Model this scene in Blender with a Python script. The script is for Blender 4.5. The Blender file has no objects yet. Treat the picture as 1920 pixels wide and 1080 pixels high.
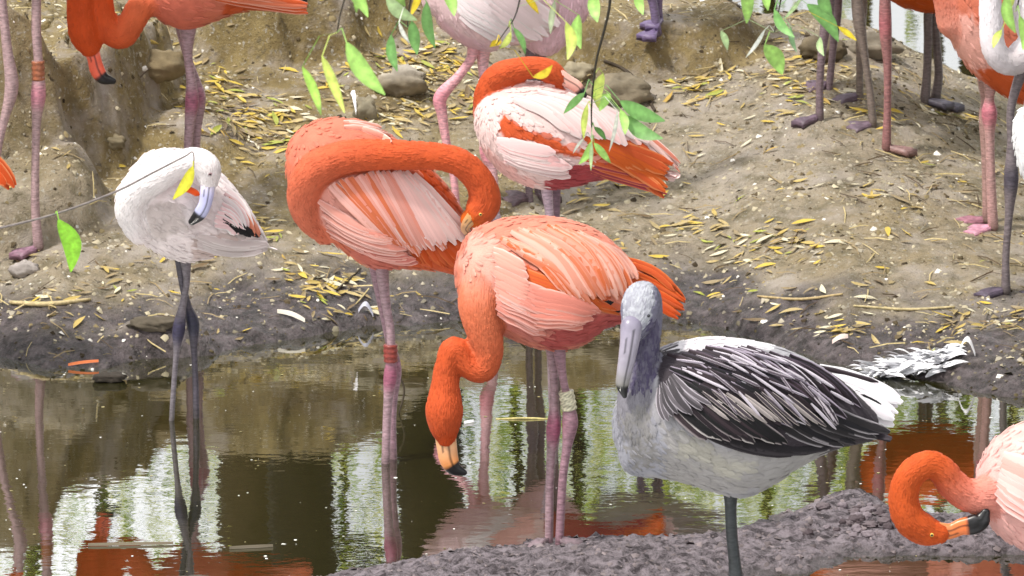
import bpy, math, random
import numpy as np
from mathutils import Vector
from mathutils.bvhtree import BVHTree

# ------------------------------------------------------------------ camera, sky, sun, exposure
S = bpy.context.scene
COL = S.collection
CAMH, PITCH, FPX = 3.6, math.radians(11.76), 10550.0
cd = bpy.data.cameras.new('camera'); cam = bpy.data.objects.new('camera', cd); COL.objects.link(cam)
cam.location = (0, 0, CAMH); cam.rotation_euler = (math.pi/2 - PITCH, 0, 0)
cd.sensor_width = 36; cd.lens = 36*FPX/1920; cd.clip_start = .1; cd.clip_end = 2000
cd.dof.use_dof = True; cd.dof.focus_distance = 15.0; cd.dof.aperture_fstop = 16
S.camera = cam
w = bpy.data.worlds.new('World'); S.world = w; w.use_nodes = True
SUN_EL, SUN_AZ = math.radians(58), math.radians(-125)     # azimuth from +Y, clockwise
wn = w.node_tree.nodes; wl = w.node_tree.links
bg = wn['Background']; sky = wn.new('ShaderNodeTexSky'); sky.sky_type = 'NISHITA'; sky.sun_disc = False
sky.sun_elevation = SUN_EL; sky.sun_rotation = SUN_AZ; sky.dust_density = 3.0; sky.air_density = 1.0
# thin bright cloud cover over the sky
geo = wn.new('ShaderNodeTexCoord'); nz = wn.new('ShaderNodeTexNoise'); nz.inputs['Scale'].default_value = 2.2; nz.inputs['Detail'].default_value = 6
rp = wn.new('ShaderNodeValToRGB'); rp.color_ramp.elements[0].position = .24; rp.color_ramp.elements[1].position = .46
mx = wn.new('ShaderNodeMixRGB'); mx.inputs['Color2'].default_value = (28.0, 28.2, 28.6, 1)
wl.new(geo.outputs['Generated'], nz.inputs['Vector']); wl.new(nz.outputs['Fac'], rp.inputs['Fac']); wl.new(rp.outputs['Color'], mx.inputs['Fac'])
wl.new(sky.outputs['Color'], mx.inputs['Color1']); wl.new(mx.outputs['Color'], bg.inputs['Color']); bg.inputs['Strength'].default_value = .057
ld = bpy.data.lights.new('sun', 'SUN'); ld.energy = 2.9; ld.angle = math.radians(5); ld.color = (1, .95, .87)
sun = bpy.data.objects.new('sun', ld); COL.objects.link(sun)
sdir = Vector((math.sin(SUN_AZ)*math.cos(SUN_EL), math.cos(SUN_AZ)*math.cos(SUN_EL), math.sin(SUN_EL)))
sun.rotation_euler = sdir.to_track_quat('Z', 'Y').to_euler(); sun.location = (0, 0, 30)
S.view_settings.view_transform = 'Standard'; S.view_settings.look = 'None'; S.view_settings.gamma = 1
S.view_settings.use_curve_mapping = False; S.view_settings.exposure = 0.45
S.cycles.max_bounces = 8; S.cycles.transparent_max_bounces = 12

# ------------------------------------------------------------------ helpers
R = random.Random(7)
CP, SP = math.cos(PITCH), math.sin(PITCH)
CAM = Vector((0, 0, CAMH))

def ray(px, py):                       # direction with y = 1 through photograph position
    a = (px-960)/FPX; b = -(py-540)/FPX
    y = CP + b*SP; z = -SP + b*CP
    return Vector((a/y, 1.0, z/y))
def pt(px, py, Y): return CAM + ray(px, py)*Y
def row_h(py, Y): return CAMH + ray(960, py).z*Y      # height seen at row py at distance Y
def row_Y(py): return -CAMH/ray(960, py).z            # distance where row py meets the water
def proj(P):                           # numpy (n,3) -> px, py
    x = P[:, 0]; y = P[:, 1]; z = P[:, 2]-CAMH
    d = y*CP - z*SP; v = y*SP + z*CP
    return 960 + FPX*x/d, 540 - FPX*v/d
def scale(Y): return FPX/(Y*1.02)      # px per metre

def lin(c):
    return tuple((v/255/12.92 if v/255 <= .04045 else ((v/255+.055)/1.055)**2.4) for v in c)
def hashn(i, j, s):
    h = (i*374761393 + j*668265263 + s*982451653) & 0xffffffff
    h = ((h ^ (h >> 13))*1274126177) & 0xffffffff
    return ((h ^ (h >> 16)) & 0xffff)/65535.0
def vnoise(x, y, s=0):
    x = np.asarray(x, float); y = np.asarray(y, float)
    i = np.floor(x).astype(np.int64); j = np.floor(y).astype(np.int64); u = x-i; v = y-j
    u = u*u*(3-2*u); v = v*v*(3-2*v)
    return (hashn(i, j, s)*(1-u)+hashn(i+1, j, s)*u)*(1-v) + (hashn(i, j+1, s)*(1-u)+hashn(i+1, j+1, s)*u)*v
def fbm(x, y, o=4, s=0):
    t = 0; a = 1; n = 0
    for k in range(o):
        t = t + a*(vnoise(x*2**k+7.3*k, y*2**k-3.1*k, s+k)-.5); n += a; a *= .5
    return t/n*2
def sst(a, b, x):
    t = np.clip((x-a)/(b-a), 0, 1); return t*t*(3-2*t)

def tag(o, label=None, cat=None, group=None, kind=None):
    for k, v in (('label', label), ('category', cat), ('group', group), ('kind', kind)):
        if v: o[k] = v
    return o
def empty(name, loc):
    o = bpy.data.objects.new(name, None); COL.objects.link(o); o.location = loc; o.empty_display_size = .05
    return o
def mesh(name, V, F, mat, parent=None, smooth=True, attrs=None, origin=None):
    me = bpy.data.meshes.new(name)
    V = np.asarray(V, dtype=np.float32)
    if origin is None and parent is None and len(V): origin = Vector((float(V[:, 0].mean()), float(V[:, 1].mean()), float(V[:, 2].min())))
    off = np.array(origin if origin is not None else world_loc(parent), dtype=np.float32)
    me.from_pydata((V-off).tolist(), [], F if isinstance(F, list) else F.tolist())
    if smooth: me.polygons.foreach_set('use_smooth', [True]*len(me.polygons))
    for k, (typ, arr) in (attrs or {}).items():
        a = me.attributes.new(k, typ, 'POINT'); arr = np.asarray(arr, dtype=np.float32)
        a.data.foreach_set('color' if typ == 'FLOAT_COLOR' else 'vector', arr.ravel())
    me.materials.append(mat)
    o = bpy.data.objects.new(name, me); COL.objects.link(o)
    if parent is not None:
        o.parent = parent; o.location = Vector(off.tolist()) - world_loc(parent)
    else: o.location = Vector(off.tolist())
    return o
def world_loc(o):
    v = Vector((0, 0, 0))
    while o is not None: v += o.location; o = o.parent
    return v
def rgba(c, n): return np.tile(np.array([*c, 1.0]), (n, 1))

# ---- materials
def newmat(name):
    m = bpy.data.materials.new(name); m.use_nodes = True
    return m, m.node_tree.nodes, m.node_tree.links, m.node_tree.nodes['Principled BSDF']
def N(n, t, **k):
    x = n.new(t)
    for a, v in k.items():
        if a in x.inputs: x.inputs[a].default_value = v
        else: setattr(x, a, v)
    return x
def bump(n, l, p, src, strength, dist):
    b = N(n, 'ShaderNodeBump'); b.inputs['Strength'].default_value = strength; b.inputs['Distance'].default_value = dist
    l.new(src, b.inputs['Height']); l.new(b.outputs['Normal'], p.inputs['Normal']); return b

def mat_skin_feathers():               # short dense feathers of neck and body, colour from the bird's own pattern
    m, n, l, p = newmat('short_feathers')
    a = N(n, 'ShaderNodeAttribute', attribute_name='Col')
    tc = N(n, 'ShaderNodeTexCoord')
    n1 = N(n, 'ShaderNodeTexNoise', Scale=170.0, Detail=3.0); n2 = N(n, 'ShaderNodeTexNoise', Scale=26.0, Detail=4.0)
    l.new(tc.outputs['Object'], n1.inputs['Vector']); l.new(tc.outputs['Object'], n2.inputs['Vector'])
    hs = N(n, 'ShaderNodeHueSaturation'); mr = N(n, 'ShaderNodeMapRange'); mr.inputs['From Min'].default_value = .3; mr.inputs['From Max'].default_value = .7
    mr.inputs['To Min'].default_value = .86; mr.inputs['To Max'].default_value = 1.12
    l.new(n2.outputs['Fac'], mr.inputs['Value']); l.new(mr.outputs[0], hs.inputs['Value']); l.new(a.outputs['Color'], hs.inputs['Color'])
    l.new(hs.outputs['Color'], p.inputs['Base Color']); p.inputs['Roughness'].default_value = .75
    p.inputs['Specular IOR Level'].default_value = .25; p.inputs['Sheen Weight'].default_value = .25
    l.new(a.outputs['Color'], p.inputs['Sheen Tint'])
    bump(n, l, p, n1.outputs['Fac'], .55, .003)
    return m
def mat_feather():
    m, n, l, p = newmat('long_feathers')
    ca = N(n, 'ShaderNodeAttribute', attribute_name='ca'); cb = N(n, 'ShaderNodeAttribute', attribute_name='cb')
    uv = N(n, 'ShaderNodeAttribute', attribute_name='fuv'); sx = N(n, 'ShaderNodeSeparateXYZ'); l.new(uv.outputs['Vector'], sx.inputs[0])
    ab = N(n, 'ShaderNodeMath', operation='ABSOLUTE'); l.new(sx.outputs['X'], ab.inputs[0])
    # slanted barbs: phase = along*k + |across|*k2
    m1 = N(n, 'ShaderNodeMath', operation='MULTIPLY'); m1.inputs[1].default_value = 1.3; l.new(ab.outputs[0], m1.inputs[0])
    ad = N(n, 'ShaderNodeMath', operation='SUBTRACT'); l.new(sx.outputs['Y'], ad.inputs[0]); l.new(m1.outputs[0], ad.inputs[1])
    cx = N(n, 'ShaderNodeCombineXYZ'); l.new(ad.outputs[0], cx.inputs[0]); l.new(sx.outputs['Z'], cx.inputs[1])
    nz = N(n, 'ShaderNodeTexNoise', Scale=9.0, Detail=3.0); l.new(cx.outputs[0], nz.inputs['Vector'])
    e = N(n, 'ShaderNodeMath', operation='MULTIPLY_ADD'); e.inputs[1].default_value = .55; l.new(nz.outputs['Fac'], e.inputs[0]); l.new(ab.outputs[0], e.inputs[2])
    mr = N(n, 'ShaderNodeMapRange'); mr.inputs['From Min'].default_value = .86; mr.inputs['From Max'].default_value = 1.15; l.new(e.outputs[0], mr.inputs['Value'])
    mx = N(n, 'ShaderNodeMixRGB'); l.new(mr.outputs[0], mx.inputs['Fac']); l.new(ca.outputs['Color'], mx.inputs['Color1']); l.new(cb.outputs['Color'], mx.inputs['Color2'])
    l.new(mx.outputs['Color'], p.inputs['Base Color']); p.inputs['Roughness'].default_value = .6
    p.inputs['Specular IOR Level'].default_value = .2; p.inputs['Sheen Weight'].default_value = .04
    bump(n, l, p, nz.outputs['Fac'], .4, .002)
    return m
def mat_col(name, rough=.5, bscale=60, bstr=.3, bdist=.002, spec=.5, cvar=.15, stretch=None):
    m, n, l, p = newmat(name)
    a = N(n, 'ShaderNodeAttribute', attribute_name='Col'); tc = N(n, 'ShaderNodeTexCoord')
    nz = N(n, 'ShaderNodeTexNoise', Scale=float(bscale), Detail=4.0); l.new(tc.outputs['Object'], nz.inputs['Vector'])
    if stretch:
        mp = N(n, 'ShaderNodeMapping'); mp.inputs['Scale'].default_value = stretch; l.new(tc.outputs['Object'], mp.inputs['Vector']); l.new(mp.outputs[0], nz.inputs['Vector'])
    hs = N(n, 'ShaderNodeHueSaturation'); mr = N(n, 'ShaderNodeMapRange'); mr.inputs['From Min'].default_value = .3; mr.inputs['From Max'].default_value = .7
    mr.inputs['To Min'].default_value = 1-cvar; mr.inputs['To Max'].default_value = 1+cvar; l.new(nz.outputs['Fac'], mr.inputs['Value'])
    l.new(mr.outputs[0], hs.inputs['Value']); l.new(a.outputs['Color'], hs.inputs['Color']); l.new(hs.outputs['Color'], p.inputs['Base Color'])
    p.inputs['Roughness'].default_value = rough; p.inputs['Specular IOR Level'].default_value = spec
    bump(n, l, p, nz.outputs['Fac'], bstr, bdist)
    return m
def mat_leaf(name, trans=.35):
    m, n, l, p = newmat(name)
    a = N(n, 'ShaderNodeAttribute', attribute_name='Col'); oi = N(n, 'ShaderNodeObjectInfo'); tc = N(n, 'ShaderNodeTexCoord')
    nz = N(n, 'ShaderNodeTexNoise', Scale=70.0, Detail=3.0); l.new(tc.outputs['Object'], nz.inputs['Vector'])
    hs = N(n, 'ShaderNodeHueSaturation'); mr = N(n, 'ShaderNodeMapRange'); mr.inputs['From Min'].default_value = .3; mr.inputs['From Max'].default_value = .7
    mr.inputs['To Min'].default_value = .75; mr.inputs['To Max'].default_value = 1.2; l.new(nz.outputs['Fac'], mr.inputs['Value'])
    l.new(mr.outputs[0], hs.inputs['Value']); l.new(a.outputs['Color'], hs.inputs['Color']); l.new(hs.outputs['Color'], p.inputs['Base Color'])
    p.inputs['Roughness'].default_value = .5
    t = N(n, 'ShaderNodeBsdfTranslucent'); l.new(hs.outputs['Color'], t.inputs['Color'])
    ms = N(n, 'ShaderNodeMixShader'); ms.inputs[0].default_value = trans
    l.new(p.outputs[0], ms.inputs[1]); l.new(t.outputs[0], ms.inputs[2]); l.new(ms.outputs[0], n['Material Output'].inputs['Surface'])
    return m
M_BODY = mat_skin_feathers(); M_FEA = mat_feather()
M_LEG = mat_col('scaly_leg_skin', .5, 60, .8, .002, .5, .38, (1, 1, 3.2)); M_BILL = mat_col('horny_bill', .32, 60, .12, .001, .5, .08)
M_EYE = mat_col('glossy_eye', .08, 10, 0, .001, .8, .02); M_BAND = mat_col('leg_band_plastic', .35, 90, .2, .001, .5, .25)
M_LEAF = mat_leaf('willow_leaf', .35); M_DRY = mat_leaf('dry_leaf', .12); M_BARK = mat_col('bark', .9, 9, .8, .03, .2, .35)
M_TWIG = mat_col('twig_bark', .7, 80, .5, .002, .3, .3); M_TREELEAF = mat_leaf('tree_leaf', .55)

def mat_ground():
    m, n, l, p = newmat('trodden_mud_bank')
    g = N(n, 'ShaderNodeNewGeometry'); sp = N(n, 'ShaderNodeSeparateXYZ'); l.new(g.outputs['Position'], sp.inputs[0])
    def noise(sc, det=5.0, rough=.6, dist=0.0):
        x = N(n, 'ShaderNodeTexNoise', Scale=float(sc), Detail=float(det)); x.inputs['Roughness'].default_value = rough; x.inputs['Distortion'].default_value = dist
        l.new(g.outputs['Position'], x.inputs['Vector']); return x.outputs['Fac']
    def ramp(src, a, b):
        x = N(n, 'ShaderNodeMapRange'); x.inputs['From Min'].default_value = a; x.inputs['From Max'].default_value = b; l.new(src, x.inputs['Value']); return x.outputs[0]
    def mix(f, a, b):
        x = N(n, 'ShaderNodeMixRGB'); l.new(f, x.inputs['Fac'])
        for s, v in (('Color1', a), ('Color2', b)):
            if isinstance(v, tuple): x.inputs[s].default_value = (*v, 1)
            else: l.new(v, x.inputs[s])
        return x.outputs['Color']
    c = mix(ramp(noise(2.2, 5), .38, .62), lin((204, 190, 170)), lin((180, 162, 128)))
    c = mix(ramp(noise(11, 6, .7), .45, .68), c, lin((132, 122, 94)))
    # greyer trodden clay towards the right, browner clay on the left mound (attribute painted by place)
    at = N(n, 'ShaderNodeAttribute', attribute_name='Col')
    sc = N(n, 'ShaderNodeSeparateColor'); l.new(at.outputs['Color'], sc.inputs[0])
    c = mix(sc.outputs[0], c, mix(ramp(noise(7, 6, .7), .35, .7), lin((186, 164, 110)), lin((122, 102, 62))))
    c = mix(ramp(noise(60, 5, .7), .56, .68), c, lin((214, 208, 194)))
    c = mix(ramp(noise(38, 4, .7, .6), .58, .68), c, lin((96, 82, 60)))
    c = mix(ramp(noise(95, 3, .6), .70, .78), c, lin((228, 226, 220)))
    c = mix(ramp(noise(17, 9, .78, .4), .54, .68), c, lin((124, 112, 86)))
    c = mix(ramp(noise(5, 4, .6), .50, .70), c, lin((208, 196, 184)))
    c = mix(sc.outputs[2], c, mix(ramp(noise(30, 8, .75, .5), .42, .6), lin((168, 156, 164)), lin((66, 57, 62))))
    wet = sc.outputs[1]
    dk = N(n, 'ShaderNodeHueSaturation'); dk.inputs['Value'].default_value = .57; dk.inputs['Saturation'].default_value = 1.0; l.new(c, dk.inputs['Color']); c = dk.outputs['Color']
    wc = mix(ramp(noise(24, 5, .7), .4, .65), lin((40, 34, 33)), lin((98, 88, 90)))
    c = mix(wet, c, wc)
    l.new(c, p.inputs['Base Color'])
    rr = N(n, 'ShaderNodeMapRange'); rr.inputs['To Min'].default_value = .92; rr.inputs['To Max'].default_value = .34; l.new(wet, rr.inputs['Value']); l.new(rr.outputs[0], p.inputs['Roughness'])
    ad = N(n, 'ShaderNodeMath', operation='ADD'); l.new(noise(22, 8, .7), ad.inputs[0]); l.new(noise(120, 4, .7), ad.inputs[1])
    bump(n, l, p, ad.outputs[0], .7, .016)
    return m
def mat_water():
    m, n, l, p = newmat('murky_pond_water')
    g = N(n, 'ShaderNodeNewGeometry'); mp = N(n, 'ShaderNodeMapping'); mp.inputs['Scale'].default_value = (1.0, 1.6, 1); l.new(g.outputs['Position'], mp.inputs['Vector'])
    n1 = N(n, 'ShaderNodeTexNoise', Scale=14.0, Detail=3.0); l.new(mp.outputs[0], n1.inputs['Vector'])
    n2 = N(n, 'ShaderNodeTexNoise', Scale=2.5, Detail=2.0); l.new(mp.outputs[0], n2.inputs['Vector'])
    # the water is stiller on the left than on the right
    n3 = N(n, 'ShaderNodeTexNoise', Scale=1.1, Detail=3.0); l.new(g.outputs['Position'], n3.inputs['Vector'])
    cr = N(n, 'ShaderNodeMixRGB'); l.new(n3.outputs['Fac'], cr.inputs['Fac']); cr.inputs['Color1'].default_value = (.014, .014, .003, 1); cr.inputs['Color2'].default_value = (.026, .023, .006, 1)
    l.new(cr.outputs['Color'], p.inputs['Base Color'])
    p.inputs['Roughness'].default_value = .015; p.inputs['IOR'].default_value = 2.9; p.inputs['Specular IOR Level'].default_value = 1.0
    a = N(n, 'ShaderNodeMath', operation='MULTIPLY_ADD'); a.inputs[1].default_value = 2.5; l.new(n2.outputs['Fac'], a.inputs[0]); l.new(n1.outputs['Fac'], a.inputs[2])
    bump(n, l, p, a.outputs[0], .022, .012)
    return m
M_GROUND = mat_ground(); M_WATER = mat_water()
M_ROCK = mat_col('weathered_rock', .9, 14, .8, .02, .3, .35)

# ------------------------------------------------------------------ terrain
def ctrl_plane(lst):
    P = [pt(x, y, row_Y(y)) for x, y in lst]; return np.array([p.x for p in P]), np.array([p.y for p in P])
SHX, SHY = ctrl_plane([(-700, 640), (0, 668), (90, 692), (250, 676), (420, 650), (560, 640), (700, 612), (860, 604), (1000, 600), (1150, 600), (1250, 604), (1330, 612), (1450, 650), (1600, 690), (1750, 712), (1920, 745), (2600, 800)])
CRX = np.array([(x-960)/FPX*19.4 for x in (-700, 300, 640, 900, 1060, 1280, 1500, 1600, 1700, 1790, 1920, 2600)])
CRH = np.array([row_h(r, 19.0) for r in (-70, -30, -30, -20, 60, 50, 30, 48, 92, 138, 195, 300)])
RGX, RGY = ctrl_plane([(300, 1150), (690, 1125), (860, 1092), (1040, 1076), (1300, 1052), (1480, 1018), (1600, 998), (1720, 1000), (1850, 1006), (2000, 1020), (2600, 1030)])
def mound(x, y, cx, cy, rx, ry, soft, s, nz=.22):
    n = fbm(x*2.4, y*2.4, 4, s)*nz + fbm(x*9, y*9, 3, s+5)*nz*.35
    r = ((np.abs(x-cx)/rx)**2.6 + (np.abs(y-cy)/ry)**2.6)**(1/2.6) + n
    return 1 - sst(1-soft, 1.0, r)
def height(x, y):
    x = np.asarray(x, float); y = np.asarray(y, float)
    sh = np.interp(x, SHX, SHY) + fbm(x*3, y*1.5, 4, 3)*.09 + fbm(x*14, y*14, 3, 4)*.03
    hc = np.interp(x, CRX, CRH)
    t = (y-sh)/(19.0-sh)
    up = hc*np.clip(t, 0, 1)**1.05 + .018*sst(0, .03, t)
    left = 1-sst(-.1, .25, x)
    over = np.clip(y-19.0, 0, None)
    fall = hc + left*.05*np.clip(over, 0, 3) - (1-left)*.42*np.clip(over, 0, 2.4)
    h = np.where(t < 0, np.clip((y-sh)*.5, -.12, 0), np.where(y > 19.0, fall, up))
    far = sst(31, 35, y); h = h*(1-far) + far*.55
    # clay mounds with steep eroded faces
    X = lambda px, Y: (px-960)/FPX*Y*1.02
    h = h + np.clip(.72+fbm(x*2, y*2, 3, 12)*.03-h, 0, .6)*mound(x, y, X(-60, 17.9), 17.95, .66, .74, .16, 11, .14)
    h = h + .16*mound(x, y, X(20, 17.2), 17.2, .34, .26, .4, 15)
    h = h + np.clip(.80+fbm(x*2, y*2, 3, 13)*.03-h, 0, .4)*mound(x, y, X(520, 18.9), 19.05, .56, .66, .18, 21, .15)
    h = h + np.clip(.64+fbm(x*2, y*2, 3, 14)*.02-h, 0, .3)*mound(x, y, X(1170, 19), 19.05, .44, .55, .22, 31, .15)
    h = h + .06*mound(x, y, X(330, 17.9), 17.75, .3, .2, .6, 41)
    h = h + .055*mound(x, y, X(300, 16.5), 16.35, .24, .10, .8, 43)
    # foreground mud strip
    rc = np.interp(x, RGX, RGY); wd = np.interp(x, RGX, [.2, .22, .24, .25, .26, .28, .27, .20, .14, .12, .3])
    rc2 = rc + fbm(x*4, y*0+2, 3, 61)*.06
    ridge = .032*(1-((y-rc2)/wd)**2)
    ridge = np.where(ridge < -.12, -.12, ridge)
    lump = .034*mound(x, y, X(1618, 14.35), 14.42, .155, .15, .75, 52, .3)
    near = sst(14.95, 14.8, y)
    land = np.clip(h, -.12, None)
    h = np.where(near > .5, np.maximum(ridge, -.12) + lump, land)
    # clods and trampling
    am = np.where(h > -.02, 1, .2)*np.where(y > 22, .3, 1)
    nearshore = np.exp(-np.clip(h, 0, 1)/.07)
    h = h + am*(fbm(x*5, y*5, 4, 71)*.022 + fbm(x*22, y*22, 3, 81)*(.007+.008*nearshore) + np.abs(fbm(x*55, y*55, 2, 91))*(.0035+.006*nearshore))
    cr = np.abs(fbm(x*6+3, y*3, 4, 95)); steep = np.maximum(mound(x, y, X(-60, 17.9), 17.95, .72, .82, .4, 11), .6*mound(x, y, X(520, 18.9), 19.05, .62, .72, .4, 21))
    h = h - am*.08*steep*(1-sst(0, .06, cr)) + am*steep*fbm(x*9, y*4, 4, 97)*.035
    h = h + np.where(y < 15, np.abs(fbm(x*28, y*28, 4, 99))*.014*(h > -.01), 0)
    return h
def ax(pts):
    out = []
    for a, b, st in pts: out += list(np.arange(a, b-st*.5, st))
    return np.array(out)
gx = np.concatenate([-np.geomspace(200, 2.4, 26)[:-1], ax([(-2.4, -1.9, .03), (-1.9, 2.05, .0085), (2.05, 2.6, .03)]), np.geomspace(2.6, 200, 26)])
gy = np.concatenate([np.linspace(-30, 12.6, 14), ax([(12.7, 13.3, .04), (13.3, 14.85, .01), (14.85, 15.7, .05), (15.7, 19.6, .009), (19.6, 22, .04)]), np.geomspace(22, 400, 40)])
GX, GY = np.meshgrid(gx, gy); GZ = height(GX, GY)
nx, ny = len(gx), len(gy)
V = np.stack([GX.ravel(), GY.ravel(), GZ.ravel()], 1)
idx = np.arange(nx*ny).reshape(ny, nx)
F = np.stack([idx[:-1, :-1].ravel(), idx[:-1, 1:].ravel(), idx[1:, 1:].ravel(), idx[1:, :-1].ravel()], 1)
zx, zy, zz = V.T
brown = np.clip(sst(.15, -.5, zx + fbm(zx*2, zy*2, 3, 5)*.5)*sst(16.9, 17.6, zy) + sst(.12, .3, mound(zx, zy, .4, 19.0, .55, .6, .6, 31))*.8 + .12*sst(18.0, 18.8, zy), 0, 1)
wetm = np.clip(sst(.16, .06, zz + fbm(zx*6, zy*6, 4, 8)*.07), 0, 1)
strip = sst(15.0, 14.85, zy); wetm = np.where(zy < 15, sst(.022, .0, zz+fbm(zx*6, zy*6, 4, 8)*.015)*.8, wetm)
terrain = mesh('ground', V, F, M_GROUND, attrs={'Col': ('FLOAT_COLOR', np.stack([brown, wetm, strip, brown*0+1], 1))}, origin=(0, 0, 0))
tag(terrain, 'trodden grey brown clay bank sloping down to the pond and a narrow mud strip', kind='structure')
def gh(x, y): return float(height(np.array([x]), np.array([y]))[0])
def hit(px, py, y0=15.3, y1=24):       # where the sight line of a photograph position meets the ground
    ys = np.linspace(y0, y1, 1200); r = ray(px, py); xs = r.x*ys; zs = CAMH+r.z*ys
    b = np.nonzero(height(xs, ys) >= zs)[0]
    Y = ys[b[0]] if len(b) else y1
    return Vector((r.x*Y, Y, CAMH+r.z*Y))
V = [(-200, -30, 0), (200, -30, 0), (200, 34.5, 0), (-200, 34.5, 0)]
water = mesh('water', V, [[0, 1, 2, 3]], M_WATER, smooth=False, origin=(0, 0, 0)); tag(water, 'still brown pond water mirroring trees and birds', kind='structure')

# ------------------------------------------------------------------ lofts
def catmull(P, sub):
    P = np.asarray(P, float); n = len(P); out = []
    Q = np.vstack([2*P[0]-P[1], P, 2*P[-1]-P[-2]])
    for i in range(n-1):
        a, b, c, d = Q[i:i+4]
        for k in range(sub):
            t = k/sub; out.append(.5*((2*b)+(-a+c)*t+(2*a-5*b+4*c-d)*t*t+(-a+3*b-3*c+d)*t**3))
    out.append(P[-1]); return np.array(out)
def rings_to_mesh(C, A, B, ns=20, sup=2.0):
    """rings: centre C, half axes A and B (n,3)"""
    th = np.linspace(0, 2*math.pi, ns, endpoint=False); ct, st = np.cos(th), np.sin(th)
    e = 2/sup; c2 = np.sign(ct)*np.abs(ct)**e; s2 = np.sign(st)*np.abs(st)**e
    V = (C[:, None]+A[:, None]*c2[None, :, None]+B[:, None]*s2[None, :, None]).reshape(-1, 3)
    F = []; n = len(C)
    for i in range(n-1):
        for j in range(ns):
            k = (j+1) % ns; F.append([i*ns+j, i*ns+k, (i+1)*ns+k, (i+1)*ns+j])
    F.append(list(range(ns))[::-1]); F.append([(n-1)*ns+j for j in range(ns)])
    return V, F
def tube_rings(pts, rads, flat=1.0):
    P = np.asarray(pts, float); T = np.gradient(P, axis=0); T /= np.linalg.norm(T, axis=1)[:, None]+1e-9
    up = np.array([0., 1., 0.]); B = up[None]-T*(T@up)[:, None]
    bad = np.linalg.norm(B, axis=1) < .15; B[bad] = np.array([1., 0, 0])
    B /= np.linalg.norm(B, axis=1)[:, None]; A = np.cross(B, T)
    r = np.asarray(rads)[:, None]; return P, A*r, B*r*flat
def px_tube(path, Y, sub=5, ns=14, flat=1.0, capround=True):
    """path rows: px, py, r_px, dY"""
    q = np.array([(p[0], p[1], p[2], p[3] if len(p) > 3 else 0) for p in path], float)
    q = catmull(q, sub)
    P = np.array([pt(a, b, Y+d) for a, b, r, d in q]); rad = np.array([max(r, .3)/scale(Y) for r in q[:, 2]])
    if capround:
        def cap(p, t, r): return [p+t*r*k for k in (.45, .8, .97)], [r*.88, r*.58, r*.22]
        t1 = P[-1]-P[-2]; t1 /= np.linalg.norm(t1); t0 = P[0]-P[1]; t0 /= np.linalg.norm(t0)
        a, ra = cap(P[0], t0, rad[0]); b, rb = cap(P[-1], t1, rad[-1])
        P = np.vstack([a[::-1], P, b]); rad = np.concatenate([ra[::-1], rad, rb])
    return P, rad
def loft_ribs(ribs, Y, sub=5, ns=36):
    """rib rows: top px, top py, bottom px, bottom py, half depth m, dY"""
    q = np.array([(*r[:5], r[5] if len(r) > 5 else 0) for r in ribs], float); q = catmull(q, sub)
    T = np.array([pt(a[0], a[1], Y+a[5]) for a in q]); B = np.array([pt(a[2], a[3], Y+a[5]) for a in q])
    C = (T+B)/2; A = (T-B)/2; D = np.zeros_like(A); D[:, 1] = np.maximum(q[:, 4], .004)
    # rounded ends
    def cap(i, j):
        d = (C[i]-C[j]); d /= np.linalg.norm(d)+1e-9; e = max(.003, min(.012, np.linalg.norm(A[i])*.4))
        return [C[i]+d*e*k for k in (.5, .85, 1)], [f*A[i] for f in (.85, .52, .12)], [f*D[i] for f in (.85, .52, .12)]
    c0, a0, d0 = cap(0, 1); c1, a1, d1 = cap(-1, -2)
    C = np.vstack([c0[::-1], C, c1]); A = np.vstack([a0[::-1], A, a1]); D = np.vstack([d0[::-1], D, d1])
    return rings_to_mesh(C, A, D, ns)

def inpoly(x, y, poly):
    r = np.zeros(len(x), bool); j = len(poly)-1
    for i in range(len(poly)):
        xi, yi = poly[i]; xj, yj = poly[j]
        if yi != yj: r ^= ((yi > y) != (yj > y)) & (x < (xj-xi)*(y-yi)/(yj-yi)+xi)
        j = i
    return r

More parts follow.
